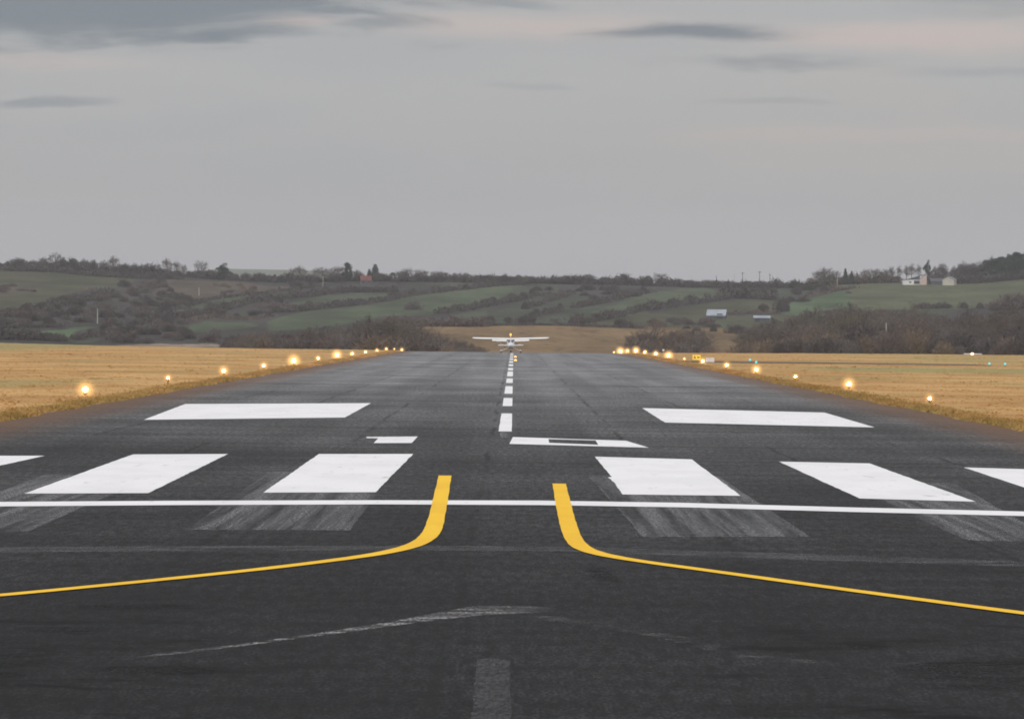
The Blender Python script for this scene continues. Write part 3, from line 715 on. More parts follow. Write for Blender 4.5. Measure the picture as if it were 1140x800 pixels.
def sky_line(x0, x1, off=0.6, step=20):
    out = []; x = x0
    while x <= x1:
        u, v = UV(x, 300); out.append((x, px_at(u, sky_v(u))[1] + off)); x += step
    return out
hedge(sky_line(-60, 260), 9, 'dark hedgerow along the left skyline below the bare trees')
hedge(sky_line(-40, 200, 4.0), 6, 'second dark hedgerow just under the left skyline')
hedge(sky_line(255, 445, 1.0), 8, 'dark hedgerow on the skyline around the red roof')
hedge(sky_line(440, 700, 1.0), 8, 'long dark hedgerow along the middle skyline')
hedge(sky_line(690, 900, 1.0), 8, 'dark hedgerow on the skyline under the utility poles')
hedge(sky_line(900, 1010), 9, 'brown hedgerow on the skyline left of the white house', 'twig_a')
hedge(sky_line(1035, 1170, 2.5), 9, 'dark hedgerow at the foot of the evergreens on the right skyline')
HG = [
 ([(170,352),(180,349.5),(208,340.5),(235,333.5),(258,330),(295,326),(335,321.5),(360,318)], 3.2, 'thin dark hedge above the upper green field on the left', 'twig_c'),
 ([(150,362),(170,358),(215,352.5),(255,344),(275,338),(305,332)], 8, 'thick scrubby hedge below the upper green field on the left', 'twig_c'),
 ([(205,358),(235,353),(270,356),(300,352)], 4, 'low hedge above the lower green field on the left', 'twig_a'),
 ([(292,336),(310,333),(335,331),(362,327.5),(386,325),(440,325.5)], 7, 'broad hedge below the red roof', 'twig_c'),
 ([(290,349),(335,346),(362,343),(386,340.5),(413,337),(430,334.5),(467,327.5),(505,323.5),(550,318.5),(585,316.5)], 6, 'long hedge rising across the middle green fields', 'twig_c'),
 ([(488,349),(500,347),(515,346)], 6.5, 'short hedge left of the gap in the middle field', 'twig_c'),
 ([(521,345),(550,339),(580,334),(592,331)], 6.5, 'hedge right of the gap in the middle field', 'twig_c'),
 ([(590,343),(612,335),(636,328)], 5, 'oblique hedge on the middle hillside', 'twig_c'),
 ([(576,361.5),(597,352),(625,344.5)], 5, 'oblique hedge just above the tan field', 'twig_c'),
 ([(637,343),(660,339),(680,335),(705,329),(722,326)], 6.5, 'hedge climbing the hillside below the middle skyline', 'twig_c'),
 ([(636,362),(675,355),(710,347),(725,345),(755,340),(794,335),(808,333)], 7.5, 'long hedge rising towards the utility poles', 'twig_c'),
 ([(804,332),(830,332),(862,334)], 9, 'thick hedge below the utility poles', 'twig_c'),
 ([(425,362.5),(480,363.5),(541,363.5)], 9, 'brown hedge at the upper left of the tan field', 'twig_a'),
 ([(541,362.5),(600,362),(640,363),(700,365)], 2.2, 'low dark hedge along the top of the tan field', 'twig_c'),
 ([(690,364.5),(715,366)], 6, 'short hedge at the upper right corner of the tan field', 'twig_c'),
 ([(812,350),(840,348.5),(866,349)], 3, 'low hedge behind the dark barn', 'twig_a'),
 ([(900,331),(925,325),(950,320.5)], 4, 'hedge above the bright green field on the right', 'twig_a'),
 ([(1020,344),(1045,343.5)], 6, 'low bushy hedge at the lower edge of the right hill field', 'twig_c'),
 ([(1104,346),(1125,344),(1170,342)], 12, 'tall brown hedge at the right edge of the hill field', 'twig_a'),
 ([(-40,358),(30,350),(60,342),(90,336),(130,330)], 8, 'dark scrub belt below the olive slope on the far left', 'twig_c'),
 ([(-40,377),(25,378),(68,380)], 9, 'blue-grey hedge behind the far left of the airfield', 'twig_c'),
 ([(82,378),(110,373),(140,371)], 6, 'hedge between the two small bright fields on the left', 'twig_c'),
 ([(-40,366),(30,365),(66,364)], 5, 'hedge above the small bright field on the left', 'twig_c'),
 ([(285,341),(300,339.5),(330,342)], 3, 'thin hedge beside the brown hillside trees', 'twig_a'),
 ([(570,336),(590,330),(622,327)], 3, 'short thin hedge under the middle skyline', 'twig_c'),
]
for pts, hp, lab, kd in HG: hedge(pts, hp, lab, kd)

# trees grown up in the hedgerows
hr = random.Random(77)
for pts, hp, lab, kd in HG:
    for (x0, y0), (x1, y1) in zip(pts, pts[1:]):
        L = math.hypot(x1-x0, y1-y0)
        for _ in range(int(L/13 + hr.random())):
            f = hr.random(); p = hill(x0+(x1-x0)*f, y0+(y1-y0)*f - .3); hgt = hr.uniform(4.5, 11)/F*p.y
            tree(hr.choice(('far_bare','far_dark','far_pale','far_dark')), p, hgt, hgt*hr.uniform(.9, 1.6), 'hedgerow_tree', 'leafless tree grown up out of a hillside hedgerow', 'trees in the hillside hedgerows')
# single bushes standing on the right-hand hill
for x, y, hp, wp, kd, lab in ((868,347,18,20,'dark','large dark bush between the barns and the bright green field'), (1052,343,8,16,'dark','rounded dark bush in the middle of the right hill field edge'),
        (1071,343,8,13,'dark','pointed dark bush right of the rounded one on the hill field'), (1091,343.5,7,11,'dark','small round bush standing alone on the right hill field'), (946,326.5,2.5,8,'brown','low brown bush in the hill field below the conifers'),
        (793,369,9,10,'dark','dark bush below the blue-grey barn'), (818,371,11,26,'dark','wide dark bush right of the little green strip'), (598,323.5,6,14,'dark','dark bush on the dull field under the middle skyline'), (612,323,4.5,12,'dark','smaller bush beside the dark one under the middle skyline'),
        (585,344,8,12,'dark','bush at the end of the oblique middle hedge'), (462,345,12,22,'grey','grey bush in the middle green field'), (700,330,8,24,'dark','dark clump below the skyline trees right of the middle')):
    p = hill(x, y); bush(kd, p, hp/F*p.y, wp/F*p.y, lab, None)

# scrub on the left hillside
def scatter(poly, nn, hpx, wpx, kinds, label, group, seed):
    r = random.Random(seed); a = min(p[0] for p in poly); b = max(p[0] for p in poly); c = min(p[1] for p in poly); d_ = max(p[1] for p in poly); k = 0; tries = 0
    pts = []
    while k < nn and tries < 9999:
        tries += 1; x, y = r.uniform(a, b), r.uniform(c, d_)
        if not inside(x, y, poly): continue
        if min([((x-p[0])/2.2)**2 + (y-p[1])**2 for p in pts] or [99]) < 4: continue
        pts.append((x, y)); k += 1; p = hill(x, y); s_ = r.uniform(.7, 1.3)
        bush(r.choice(kinds), p, hpx/F*p.y*s_, wpx/F*p.y*s_*r.uniform(.8, 1.3), label, group)
scatter([(0,352),(60,337),(90,327),(140,318),(180,316),(215,338),(170,352),(120,360),(60,362),(0,364)], 85, 8, 17, ('dark','brown','grey','dark'), 'bushy scrub in the wide thicket on the left hillside', 'scrub of the left hillside thicket', 3)
scatter([(115,362),(160,362),(205,357),(205,370),(240,371),(255,382),(120,382)], 40, 8, 17, ('brown','dark','grey'), 'bushy scrub in the hollow below the left green fields', 'scrub in the left hollow', 4)
scatter([(235,316),(300,320),(290,324),(240,328)], 8, 4, 10, ('tan','brown'), 'low brown scrub on the bracken slope of the left hill', 'scrub on the bracken slope', 5)
scatter([(0,318),(45,320),(45,325),(0,326)], 7, 3, 12, ('grey','brown'), 'low grey scrub on the open olive slope', 'scrub on the olive slope', 6)
scatter([(640,322),(722,324),(712,332),(650,330)], 10, 6, 14, ('dark',), 'dark scrub just below the middle skyline hedgerow', 'scrub under the middle skyline', 8)
scatter([(810,322),(905,322),(905,334),(880,340),(860,332),(815,332)], 16, 6, 14, ('dark','dark','gorse'), 'dark scrub on the slope under the utility poles', 'scrub below the utility poles', 9)
scatter([(725,358),(790,356),(800,366),(770,369),(725,366)], 14, 6, 14, ('brown','grey'), 'brown scrub left of the blue-grey barn', 'scrub left of the barn', 10)

# thickets standing in the valley just beyond the airfield
def valley_z(x, Y): return max(hill_z(x/Y*F, Y), ground_z(x, Y)) - .1
def prof(pts, x):
    for (a, p), (b, q) in zip(pts, pts[1:]):
        if a <= x <= b: return p + (q-p)*(x-a)/(b-a)
    return pts[0][1] if x < pts[0][0] else pts[-1][1]
def thicket(top, nn, Y0, Y1, kinds, label, group, seed, low=0.45, bush_kinds=('dark','brown','grey','tan'), gap=9):
    r = random.Random(seed); x0, x1 = top[0][0], top[-1][0]
    for i in range(nn):
        f = (i + r.random())/nn; x = x0 + (x1-x0)*f
        row = i % 3; Y = Y1 - (Y1-Y0)*(row + r.random())/3
        yt = prof(top, x); yb = 392
        yt2 = yt + (0 if row == 0 else (yb-yt)*low*r.uniform(.2, 1.2)*(row*.6)) + r.uniform(-3, 9)*(yb-yt)/45
        u = UV(x, yt)[0]; X = u/F*Y; zb = valley_z(X, Y); zt = far(x, yt2, Y).z
        hgt = max(1.6, zt-zb)
        kd = r.choice(kinds)
        if hgt < 2.6: bush(r.choice(bush_kinds), (X, Y, zb), hgt*1.05, hgt*r.uniform(1.7, 2.6), 'bushy undergrowth at the foot of ' + group.replace('trees of ', ''), 'undergrowth of ' + group.replace('trees of ', ''))
        else: tree(kd, (X, Y, zb), hgt, hgt*r.uniform(.85, 1.35), 'thicket_tree', label, group)
    # undergrowth in front
    k = int((x1-x0)/gap)
    for i in range(k):
        x = x0 + (x1-x0)*(i + r.random())/k; Y = Y0 - r.uniform(0, 15); yt = prof(top, x); u = UV(x, yt)[0]; X = u/F*Y
        zb = valley_z(X, Y); hp = (392-yt)*r.uniform(.3, .6); hgt = max(1.0, hp/F*Y + (H - 23/F*Y) - zb)
        bush(r.choice(bush_kinds), (X, Y, zb), hgt, hgt*r.uniform(1.6, 2.4), 'bushy undergrowth at the foot of ' + group.replace('trees of ', ''), 'undergrowth of ' + group.replace('trees of ', ''))
thicket([(252,378),(262,368),(290,363),(302,371),(318,367),(345,362),(380,360),(402,357),(412,351),(432,350),(455,351),(470,357),(482,366),(490,371),(505,374),(518,376)], 84, 1010, 1090, ('bare','dark','dark','olive','open','bare'), 'winter tree in the dark thicket left of the aeroplane', 'trees of the left thicket', 12)
thicket([(516,379),(530,384),(538,387)], 8, 990, 1030, ('dark',), 'winter tree in the dark thicket left of the aeroplane', 'trees of the left thicket', 13)
thicket([(708,366),(714,357),(730,357),(736,366),(748,369),(752,362),(770,361),(785,370),(792,382)], 20, 1010, 1080, ('dark','open','tan','dark','open'), 'winter tree in the small thicket right of the aeroplane', 'trees of the middle thicket', 14)
thicket([(826,366),(838,359),(855,356),(870,353),(890,346),(910,343),(930,345),(945,333),(965,332),(975,345),(1000,339),(1020,338),(1025,346),(1060,349),(1090,346),(1110,343),(1140,335),(1165,333)], 128, 1030, 1180, ('bare','dark','open','olive','pale','tan','open','bare','dark'), 'tree in the long mixed thicket behind the right field', 'trees of the right thicket', 15)

# ------------------------------------------------------------------ buildings and poles on the hill
def bmat(n_, a, b, s_=0.6, rough=.8): return noisy(n_, a, b, s_, rough)
M['wall_white'] = bmat('render_white', (0.80, 0.79, 0.78), (0.74, 0.73, 0.72)); M['wall_pink'] = bmat('render_pink', (0.6, 0.47, 0.43), (0.54, 0.43, 0.39))
M['slate'] = bmat('slate', (0.085, 0.085, 0.095), (0.12, 0.12, 0.13)); M['cream'] = bmat('cream_wall', (0.55, 0.53, 0.46), (0.49, 0.47, 0.41))
M['tin'] = bmat('tin_roof', (0.36, 0.39, 0.44), (0.29, 0.32, 0.37)); M['tin_dark'] = bmat('tin_wall', (0.13, 0.14, 0.16), (0.1, 0.105, 0.12))
M['red_roof'] = bmat('red_roof', (0.19, 0.062, 0.055), (0.14, 0.058, 0.053)); M['grey_roof'] = bmat('grey_roof', (0.27, 0.27, 0.28), (0.2, 0.2, 0.21))
M['teal'] = bmat('teal_sheet', (0.09, 0.16, 0.17), (0.07, 0.12, 0.13))
M['pole'] = bmat('pole_wood', (0.10, 0.085, 0.075), (0.14, 0.12, 0.10)); M['pole_pale'] = bmat('pole_pale', (0.5, 0.47, 0.42), (0.4, 0.38, 0.34))

def gable_building(name, label, cat, base, L, W, hw, hr, rz, wall, roof, openings=(), over=.25, gable=None):
    # long side along local x, gable ends at +-L/2
    o = thing(name, label, cat, base, rz)
    b = MB(); x, y = L/2, W/2
    b.add([(-x,-y,-.6),(x,-y,-.6),(x,y,-.6),(-x,y,-.6),(-x,-y,hw),(x,-y,hw),(x,y,hw),(-x,y,hw)], [(0,1,5,4),(2,3,7,6),(0,3,2,1)])
    b.add([(x,-y,-.6),(x,y,-.6),(x,y,hw),(x,0,hr),(x,-y,hw)], [(0,1,2,3,4)]); b.add([(-x,-y,-.6),(-x,y,-.6),(-x,y,hw),(-x,0,hr),(-x,-y,hw)], [(4,3,2,1,0)])
    fix_normals(b.build('wall', wall, o))
    r_ = MB(); e = over; th = .12; dz = (hr-hw)/y*e
    for s_ in (-1, 1):
        r_.add([(-x-e, s_*(y+e), hw-dz+.03),(x+e, s_*(y+e), hw-dz+.03),(x+e, 0, hr+.03),(-x-e, 0, hr+.03),
                (-x-e, s_*(y+e), hw-dz+th+.03),(x+e, s_*(y+e), hw-dz+th+.03),(x+e, 0, hr+th+.03),(-x-e, 0, hr+th+.03)], [(0,1,2,3),(4,5,6,7),(0,1,5,4),(1,2,6,5),(3,0,4,7)])
    fix_normals(r_.build('roof', roof, o))
    for nm, cx, cz, w_, h_, m_ in openings:
        q = MB(); q.box((cx, -y-.03, cz), (w_, .1, h_)); q.build(nm, m_, o)
    return o
def pxm(p): return p.y/F                    # metres per pixel of angle at that distance
# white house: long low wing plus a mono-pitched wing with a pink gable
p = hill(1016, 317); k_ = pxm(p)
o = thing('hill_house', 'white bungalow with a steep pink gable on the right hilltop', 'house', p, 0)
def X_(px): return (px-1016)*k_
def Z_(py): return (317-py)*k_
b = MB(); b.box(((X_(1005.5)+X_(1024))/2, 3, (Z_(311.5)-.5)/2), (X_(1024)-X_(1005.5), 6, Z_(311.5)+.5)); b.build('wall', M['wall_white'], o)
b = MB(); x0, x1 = X_(1024), X_(1031.5)
b.loft([[(x0,-.4,-.5),(x1,-.4,-.5),(x1,-.4,Z_(305.2)),(x0,-.4,Z_(310.6))], [(x0,6.4,-.5),(x1,6.4,-.5),(x1,6.4,Z_(305.2)),(x0,6.4,Z_(310.6))]]); fix_normals(b.build('gable_wall', M['wall_pink'], o))
b = MB(); b.loft([[(X_(1011),.2,Z_(311.4)),(X_(1032),.2,Z_(304.8)),(X_(1032),.2,Z_(304.2)),(X_(1011),.2,Z_(310.6))],[(X_(1011),6.6,Z_(311.4)),(X_(1032),6.6,Z_(304.8)),(X_(1032),6.6,Z_(304.2)),(X_(1011),6.6,Z_(310.6))]]); fix_normals(b.build('roof', M['slate'], o))
b = MB(); b.loft([[(X_(1008),.35,Z_(311.45)),(X_(1024),.35,Z_(311.45)),(X_(1024),.35,Z_(307.2)),(X_(1012),.35,Z_(310.9))],[(X_(1008),6,Z_(311.45)),(X_(1024),6,Z_(311.45)),(X_(1024),6,Z_(307.2)),(X_(1012),6,Z_(310.9))]]); fix_normals(b.build('roof', M['slate'], o))
b = MB(); b.box((X_(1008.5), 3, Z_(311.5)+.12), (X_(1013)-X_(1005), 6.5, .2)); b.build('roof', M['slate'], o)
for a, c, e, f_ in ((1017.5,1023.8,312.2,316),(1012,1014.5,313.3,314.8)):
    b = MB(); b.box(((X_(a)+X_(c))/2, -.04, (Z_(e)+Z_(f_))/2), (X_(c)-X_(a), .12, Z_(e)-Z_(f_))); b.build('window', M['glass'], o)
p = hill(1043, 316.8); gable_building('outbuilding', 'low slate-roofed outbuilding between the white house and cream shed', 'outbuilding', p, 15*pxm(p), 4, 3.5*pxm(p), 6.8*pxm(p), R(4), M['tin_dark'], M['slate'])
p = hill(1057, 317.3); gable_building('cream_shed', 'cream shed with a gable end facing the runway, right of the white house', 'shed', p, 6, 13*pxm(p), 6*pxm(p), 9.3*pxm(p), R(78), M['cream'], M['grey_roof'])
p = hill(798, 355); gable_building('farm_barn', 'barn with a blue-grey tin roof on the right hillside', 'barn', p, 20*pxm(p), 14*pxm(p), 4.2*pxm(p), 10*pxm(p), R(-9), M['tin_dark'], M['tin'], [('door', 1.0, .7, 1.6, 1.5, M['dark_metal'])])
p = hill(848, 358); gable_building('low_barn', 'long dark low barn right of the blue-grey one', 'barn', p, 17*pxm(p), 7*pxm(p), 4.3*pxm(p), 6.2*pxm(p), R(3), M['tin_dark'], M['tin'], [('door', -1.2, .6, 1.2, 1.0, M['dark_metal'])])
p = far(918, 379, 1190); p.z = valley_z(p.x, 1190); gable_building('thicket_cottage', 'grey-roofed cottage half hidden in the right thicket', 'cottage', p, 13*pxm(p), 4.5, max(1.5, far(918,376,1190).z-p.z), max(2.2, far(918,371,1190).z-p.z), R(10), M['grey_roof'], M['grey_roof'], [('window', .5, 1.0, .5, .5, M['glass'])])
p = hill(947, 314.5); gable_building('ridge_house', 'grey-roofed house under the two conifers on the ridge', 'house', p, 18*pxm(p), 5, 4*pxm(p), 7.6*pxm(p), R(-6), M['tin_dark'], M['grey_roof'], [('window', -1.0, .7, .7, .5, M['glass']), ('window', 1.2, .7, .7, .5, M['glass'])])
p = hill(931, 314.5); gable_building('teal_shed', 'dark teal shed left of the grey-roofed ridge house', 'shed', p, 8*pxm(p), 3, 4.5*pxm(p), 6.5*pxm(p), R(0), M['teal'], M['teal'], [('door', 0, .5, .8, 1.1, M['dark_metal'])])
p = hill(407, 316); gable_building('red_roof_house', 'house with a dull red roof among trees on the ridge', 'house', p, 11*pxm(p), 5, 3.8*pxm(p), 8.5*pxm(p), R(6), M['tin_dark'], M['red_roof'], [('window', -1.0, .7, .7, .5, M['glass']), ('window', 1.0, .7, .7, .5, M['glass'])])

def pole(x, top, base_y, label, m, arm=0, r_=.1):
    u, v = UV(x, base_y); gy = px_at(u, sky_v(u))[1]
    p = hill(x, max(base_y, gy + .4)); zt = far(x, top, p.y).z
    o = thing('utility_pole', label, 'utility pole', p, 0, 'utility poles on the hills')
    b = MB(); b.tube((0,0,-.5), (0,0,zt-p.z), r_*1.25, r_, 8); b.build('post', M[m], o)
    if arm:
        b = MB(); b.box((0, -.12, zt-p.z-.5), (arm, .14, .14)); b.build('crossarm', M[m], o)
        for s_ in (-1, 0, 1):
            b = MB(); b.lathe([(.03,0),(.07,.05),(.07,.14),(.03,.2)], (s_*arm*.44, -.12, zt-p.z-.43 if s_ else zt-p.z), 8); b.build('insulator', M['sign_white'], o)
    else:
        b = MB(); b.lathe([(r_*1.2,0),(r_*1.2,.05),(.02,.12)], (0,0,zt-p.z), 8); b.build('cap', M['metal'], o)
for a in ((797.5,307,318,'leftmost dark pole of the row on the skyline hedge','pole',0), (817.5,305,318,'faint thin pole, second from the left on the skyline hedge','pole_pale',0,.07), (826.5,302.5,319,'dark pole with a crossarm, third in the skyline row','pole',1.3), (845.5,301.5,319,'tallest dark pole with a crossarm in the skyline row','pole',1.5),
          (857,304.5,319,'rightmost dark pole of the skyline row','pole',.7), (108.5,344,360,'pale pole standing in the left hillside thicket','pole_pale',0,.12), (221.5,320,329,'pale pole on the bracken slope of the left hill','pole_pale',0,.1), (359.5,308,320,'white pole before the trees left of the red roof','pole_pale',0,.1),
          (932,308,320,'pale pole below the teal shed on the ridge','pole_pale',0,.1)):
    pole(*a)
p = far(986.5, 376, 1028); zb = valley_z(p.x, 1028)
o = thing('utility_pole', 'pale yellowish pole in front of the right thicket', 'utility pole', (p.x, 1028, zb), 0, 'utility poles on the hills')
b = MB(); b.tube((0,0,-.3), (0,0,far(986.5,360,1028).z-zb), .11, .08, 8); b.build('post', M['pole_pale'], o)
b = MB(); b.lathe([(.1,0),(.1,.05),(.02,.12)], (0,0,far(986.5,360,1028).z-zb), 8); b.build('cap', M['metal'], o)

# ------------------------------------------------------------------ runway edge lights
def make_light(mglow):
    o = bpy.data.objects.new('runway_edge_light', None); C.objects.link(o)
    b = MB(); b.lathe([(.16,-.03),(.16,.025),(.14,.04),(.05,.05)], n=18); b.build('base_plate', M['metal_yellow'], o, True)
    b = MB(); b.lathe([(.035,.05),(.035,.2),(.045,.205),(.045,.23),(.03,.235),(.03,.30)], n=12); b.build('stem', M['metal_yellow'], o, True)
    b = MB(); b.lathe([(.05,.30),(.10,.32),(.11,.36),(.11,.39)], n=18); b.build('housing', M['metal_yellow'], o, True)
    b = MB(); b.lathe([(.07,.02),(.11,.06),(.13,.13),(.11,.19),(.07,.235),(.02,.25)], n=20); l_ = b.build('lamp_glass', M['dome'], o, True); l_.location = (0,0,.39)
    b = MB(); b.lathe([(HALO*math.sin(max(.02, q*math.pi/12)) if q < 12 else HALO*.02, -HALO*math.cos(q*math.pi/12)) for q in range(13)], n=24); hl = b.build('lamp_halo', M['bloom_ball'], l_, True); hl.location = (0, 0, .13); hl['kind'] = 'stuff'
    b = MB(); b.lathe([(.02,.05),(.07,.08),(.09,.13),(.07,.18),(.02,.21)], n=16); l2 = b.build('bulb', mglow, l_, True)
    return o
LP, LD = make_light(M['glow']), make_light(M['glow_dim'])
usedL = {id(LP): False, id(LD): False}
POS = {'left': [(95,435,1.05,1),(187,420.5,.62,1),(249,416,.95,1),(293.5,411.3,.85,1),(327,409.3,1.5,1),(354,405.3,.8,1),(375,403.3,1.5,1),(392,399.4,.9,1),(407,395.7,.8,1),(419.7,393.5,.9,0),(430,391.3,.9,0),(439,391.2,.6,0),(447.4,390.8,1.0,0)],
       'right': [(1035,445.5,.62,1),(945,431.3,1.05,1),(885.5,421,.6,1),(842,416.7,1.1,1),(809,413.6,.95,1),(782.3,411.2,1.0,1),(761.8,407.3,.6,0),(744.3,402.8,1.55,1),(730,399.2,1.2,1),(718,395.7,1.1,1),(708,394.1,1.7,1),(698.5,393.7,1.3,0),(690.7,393.7,1.8,1),(683.5,394,.7,0)]}
ORD = ['nearest','second nearest','third nearest','fourth nearest','fifth nearest','sixth nearest','seventh nearest','eighth nearest','ninth nearest','tenth nearest','eleventh nearest','twelfth nearest','thirteenth nearest','farthest']
for side, lst in POS.items():
    for i, (x, y, s_, br) in enumerate(lst):
        u, v = UV(x, y); X = 18.25 if side == 'right' else -18.25
        Y = min(abs(X)/abs(u)*F, 918); X = u/F*Y
        src = LP if br else LD
        if not usedL[id(src)]: o = src; usedL[id(src)] = True
        else: o = copy_tree(src)
        zl = H + v/F*Y                       # height of the lamp itself
        zg = ground_z(X, Y)
        o.location = (X, Y, zg)
        lh = max(.16, zl - zg - .14*s_)      # stem length so the lamp sits where it shines
        for c in o.children:
            nm = c.name.split('.')[0]
            if nm == 'lamp_glass': c.scale = (s_, s_, s_); c.location = (0, 0, lh)
            elif nm == 'housing': c.location = (0, 0, lh - .39); c.scale = (.9, .9, 1)
            elif nm == 'stem': kz = max(.1, (lh-.12)/.25); c.scale = (1, 1, kz); c.location = (0, 0, .05 - .05*kz)
        word = ORD[i] if i < len(lst)-1 else 'farthest'
        size = 'large bright' if s_ >= 1.2 else ('small' if s_ < .7 else 'glowing')
        tag(o, f'{size} warm edge light on the {side} grass verge, {word} on that side', 'runway light', f'edge lights along the {side} verge')

# amber lights set in the runway right of the centreline
for x, y, lab in ((573.7,398.2,'farther of two amber lights set in the runway behind the aeroplane'), (573.9,402.2,'nearer of two amber lights set in the runway behind the aeroplane')):
    p = flat(x, y); o = thing('inset_light', lab, 'runway light', p, 0, 'amber inset lights')
    b = MB(); b.lathe([(.24,-.02),(.24,.03),(.2,.05)], n=18); b.build('rim', M['dark_metal'], o, True)
    b = MB(); b.lathe([(.16,.05),(.155,.11),(.13,.17),(.07,.21),(.02,.225)], n=16); b.build('lamp_glass', M['amber'], o, True)
# blue taxiway lights
for x, y, lab in ((835,401.7,'farther blue taxiway light in front of the right thicket'), (841.8,404,'blue taxiway light just right of the farther one'), (1101.5,405.6,'blue taxiway light far out on the right field, left of its pair'), (1119,406.1,'rightmost blue taxiway light on the right field')):
    p = flat(x, y, .3); zg = ground_z(p.x, p.y); p.z = zg; o = thing('taxiway_light', lab, 'taxiway light', p, 0, 'blue taxiway lights')
    b = MB(); b.lathe([(.12,-.02),(.12,.02),(.03,.04),(.03,.2)], n=12); b.build('stem', M['metal_yellow'], o, True)
    b = MB(); b.lathe([(.07,.2),(.10,.23),(.11,.32),(.07,.40),(.02,.42)], n=14); b.build('lamp_glass', M['cyan'], o, True)
# signs
def sign(x, y0, y1, wpx, base_y, face, label, name, letters):
    p = flat(x, base_y); p.z = ground_z(p.x, p.y); k_ = pxm(p); o = thing(name, label, 'sign', p, 0)
    z0, z1 = H + UV(x, y1)[1]*k_ - p.z, H + UV(x, y0)[1]*k_ - p.z; z0 = max(z0, .12); wd = wpx*k_
    b = MB(); b.box((0, .09, (z0+z1)/2), (wd, .18, z1-z0)); bevel(b.build('sign_case', M['dark_metal'] if letters else face, o), .015)
    if letters:
        b = MB(); b.box((0, -.012, (z0+z1)/2), (wd-.04, .02, z1-z0-.04)); b.build('sign_face', face, o)
        h_ = (z1-z0)*.6; cz = (z0+z1)/2; yy_ = -.027
        b = MB()                                           # letter A
        def bar(a, c, w_):
            a, c = Vector((a[0], yy_, a[1])), Vector((c[0], yy_, c[1])); d_ = (c-a).normalized(); n_ = Vector((-d_.z, 0, d_.x))*w_/2
            b.quad(a-n_, a+n_, c+n_, c-n_)
        cx = -wd*.22; hw = h_*.36
        b.quad((cx-hw, yy_, cz-h_/2), (cx-hw+.07, yy_, cz-h_/2), (cx+.02, yy_, cz+h_/2), (cx-.03, yy_, cz+h_/2))
        b.quad((cx+hw-.07, yy_-.003, cz-h_/2), (cx+hw, yy_-.003, cz-h_/2), (cx+.03, yy_-.003, cz+h_/2), (cx-.02, yy_-.003, cz+h_/2))
        b.quad((cx-hw*.6, yy_-.006, cz-h_*.18), (cx+hw*.6, yy_-.006, cz-h_*.18), (cx+hw*.55, yy_-.006, cz-h_*.02), (cx-hw*.55, yy_-.006, cz-h_*.02))
        b.build('letter', M['sign_black'], o)
        b = MB(); cx = wd*.22                              # arrow
        b.quad((cx-.04, yy_, cz-.045), (cx+.17, yy_, cz-.045), (cx+.17, yy_, cz+.045), (cx-.04, yy_, cz+.045))
        b.quad((cx-.17, yy_-.003, cz), (cx-.02, yy_-.003, cz-.13), (cx-.02, yy_-.003, cz+.13)); b.build('arrow', M['sign_black'], o)
    for s_ in (-1, 1):
        b = MB(); b.tube((s_*wd*.35, .09, -.05), (s_*wd*.35, .09, z0+.02), .03, .03, 8); b.build('leg', M['metal'], o)
sign(775.5, 394.6, 401.2, 9.6, 403, M['sign_yellow'], 'lit yellow taxiway sign with black symbols on the right field', 'taxiway_sign', True)
sign(790.6, 398.2, 403.8, 9.2, 405.2, M['sign_white'], 'white box sign just right of the yellow taxiway sign', 'white_sign', False)
# light bar at the far edge of the right field
p = flat(1083, 396.5); p.z = ground_z(p.x, p.y); k_ = pxm(p)
o = thing('light_bar', 'thin pale bar with a lit lamp at its middle, far right field edge', 'light bar', p)
zz = H + UV(1083, 393.8)[1]*k_ - p.z
b = MB(); b.box((0, 0, zz), (20*k_, .12, .14)); b.build('bar', M['sign_white'], o)
for s_ in (-1, 1): b = MB(); b.tube((s_*8*k_, 0, -.05), (s_*8*k_, 0, zz), .04, .04, 8); b.build('leg', M['metal'], o)
b = MB(); b.lathe([(.03,-.16),(.14,-.1),(.17,0),(.14,.1),(.03,.16)], (-.1,-.1,zz), 12); b.build('lamp_glass', M['glow_dim'], o, True)
# small white marker before the middle thicket
p = flat(738.5, 393.2); p.z = ground_z(p.x, p.y); o = thing('marker_post', 'small white marker post at the field edge before the middle thicket', 'marker post', p)
b = MB(); b.tube((0,0,-.05), (0,0,.3), .04, .04, 8); b.build('post', M['metal'], o)
b = MB(); b.lathe([(.1,.25),(.16,.28),(.16,.5),(.06,.56)], n=12); b.build('cap', M['sign_white'], o, True)

# ------------------------------------------------------------------ aeroplane
PY = 900.0; u, v = UV(568.7, 380)
ap = thing('light_aircraft', 'white high-wing light aeroplane seen from behind on the runway', 'aeroplane', (u/F*PY, PY, 0), 0)
ap.rotation_euler = (0, -0.011, 0)
def ring(y, hw, zc, hh, n=20, p=2.6):
    out = []
    for k in range(n):
        a = k*2*math.pi/n; c_, s_ = math.cos(a), math.sin(a)
        out.append((hw*math.copysign(abs(c_)**(2/p), c_), y, zc + hh*math.copysign(abs(s_)**(2/p), s_)))
    return out
b = MB(); b.loft([ring(*a) for a in ((-4.7,.05,1.12,.10),(-4.2,.12,1.10,.17),(-3,.25,1.09,.27),(-1.9,.42,1.12,.42),(-1.2,.52,1.23,.58),(-.6,.56,1.29,.64),(.6,.57,1.29,.64),(1.2,.56,1.2,.56),(1.7,.53,1.08,.42),(2.4,.48,1.03,.36),(2.9,.38,1.0,.30),(3.05,.2,1.0,.18))])
fu = fix_normals(b.build('fuselage', M['plane_white'], ap, True))
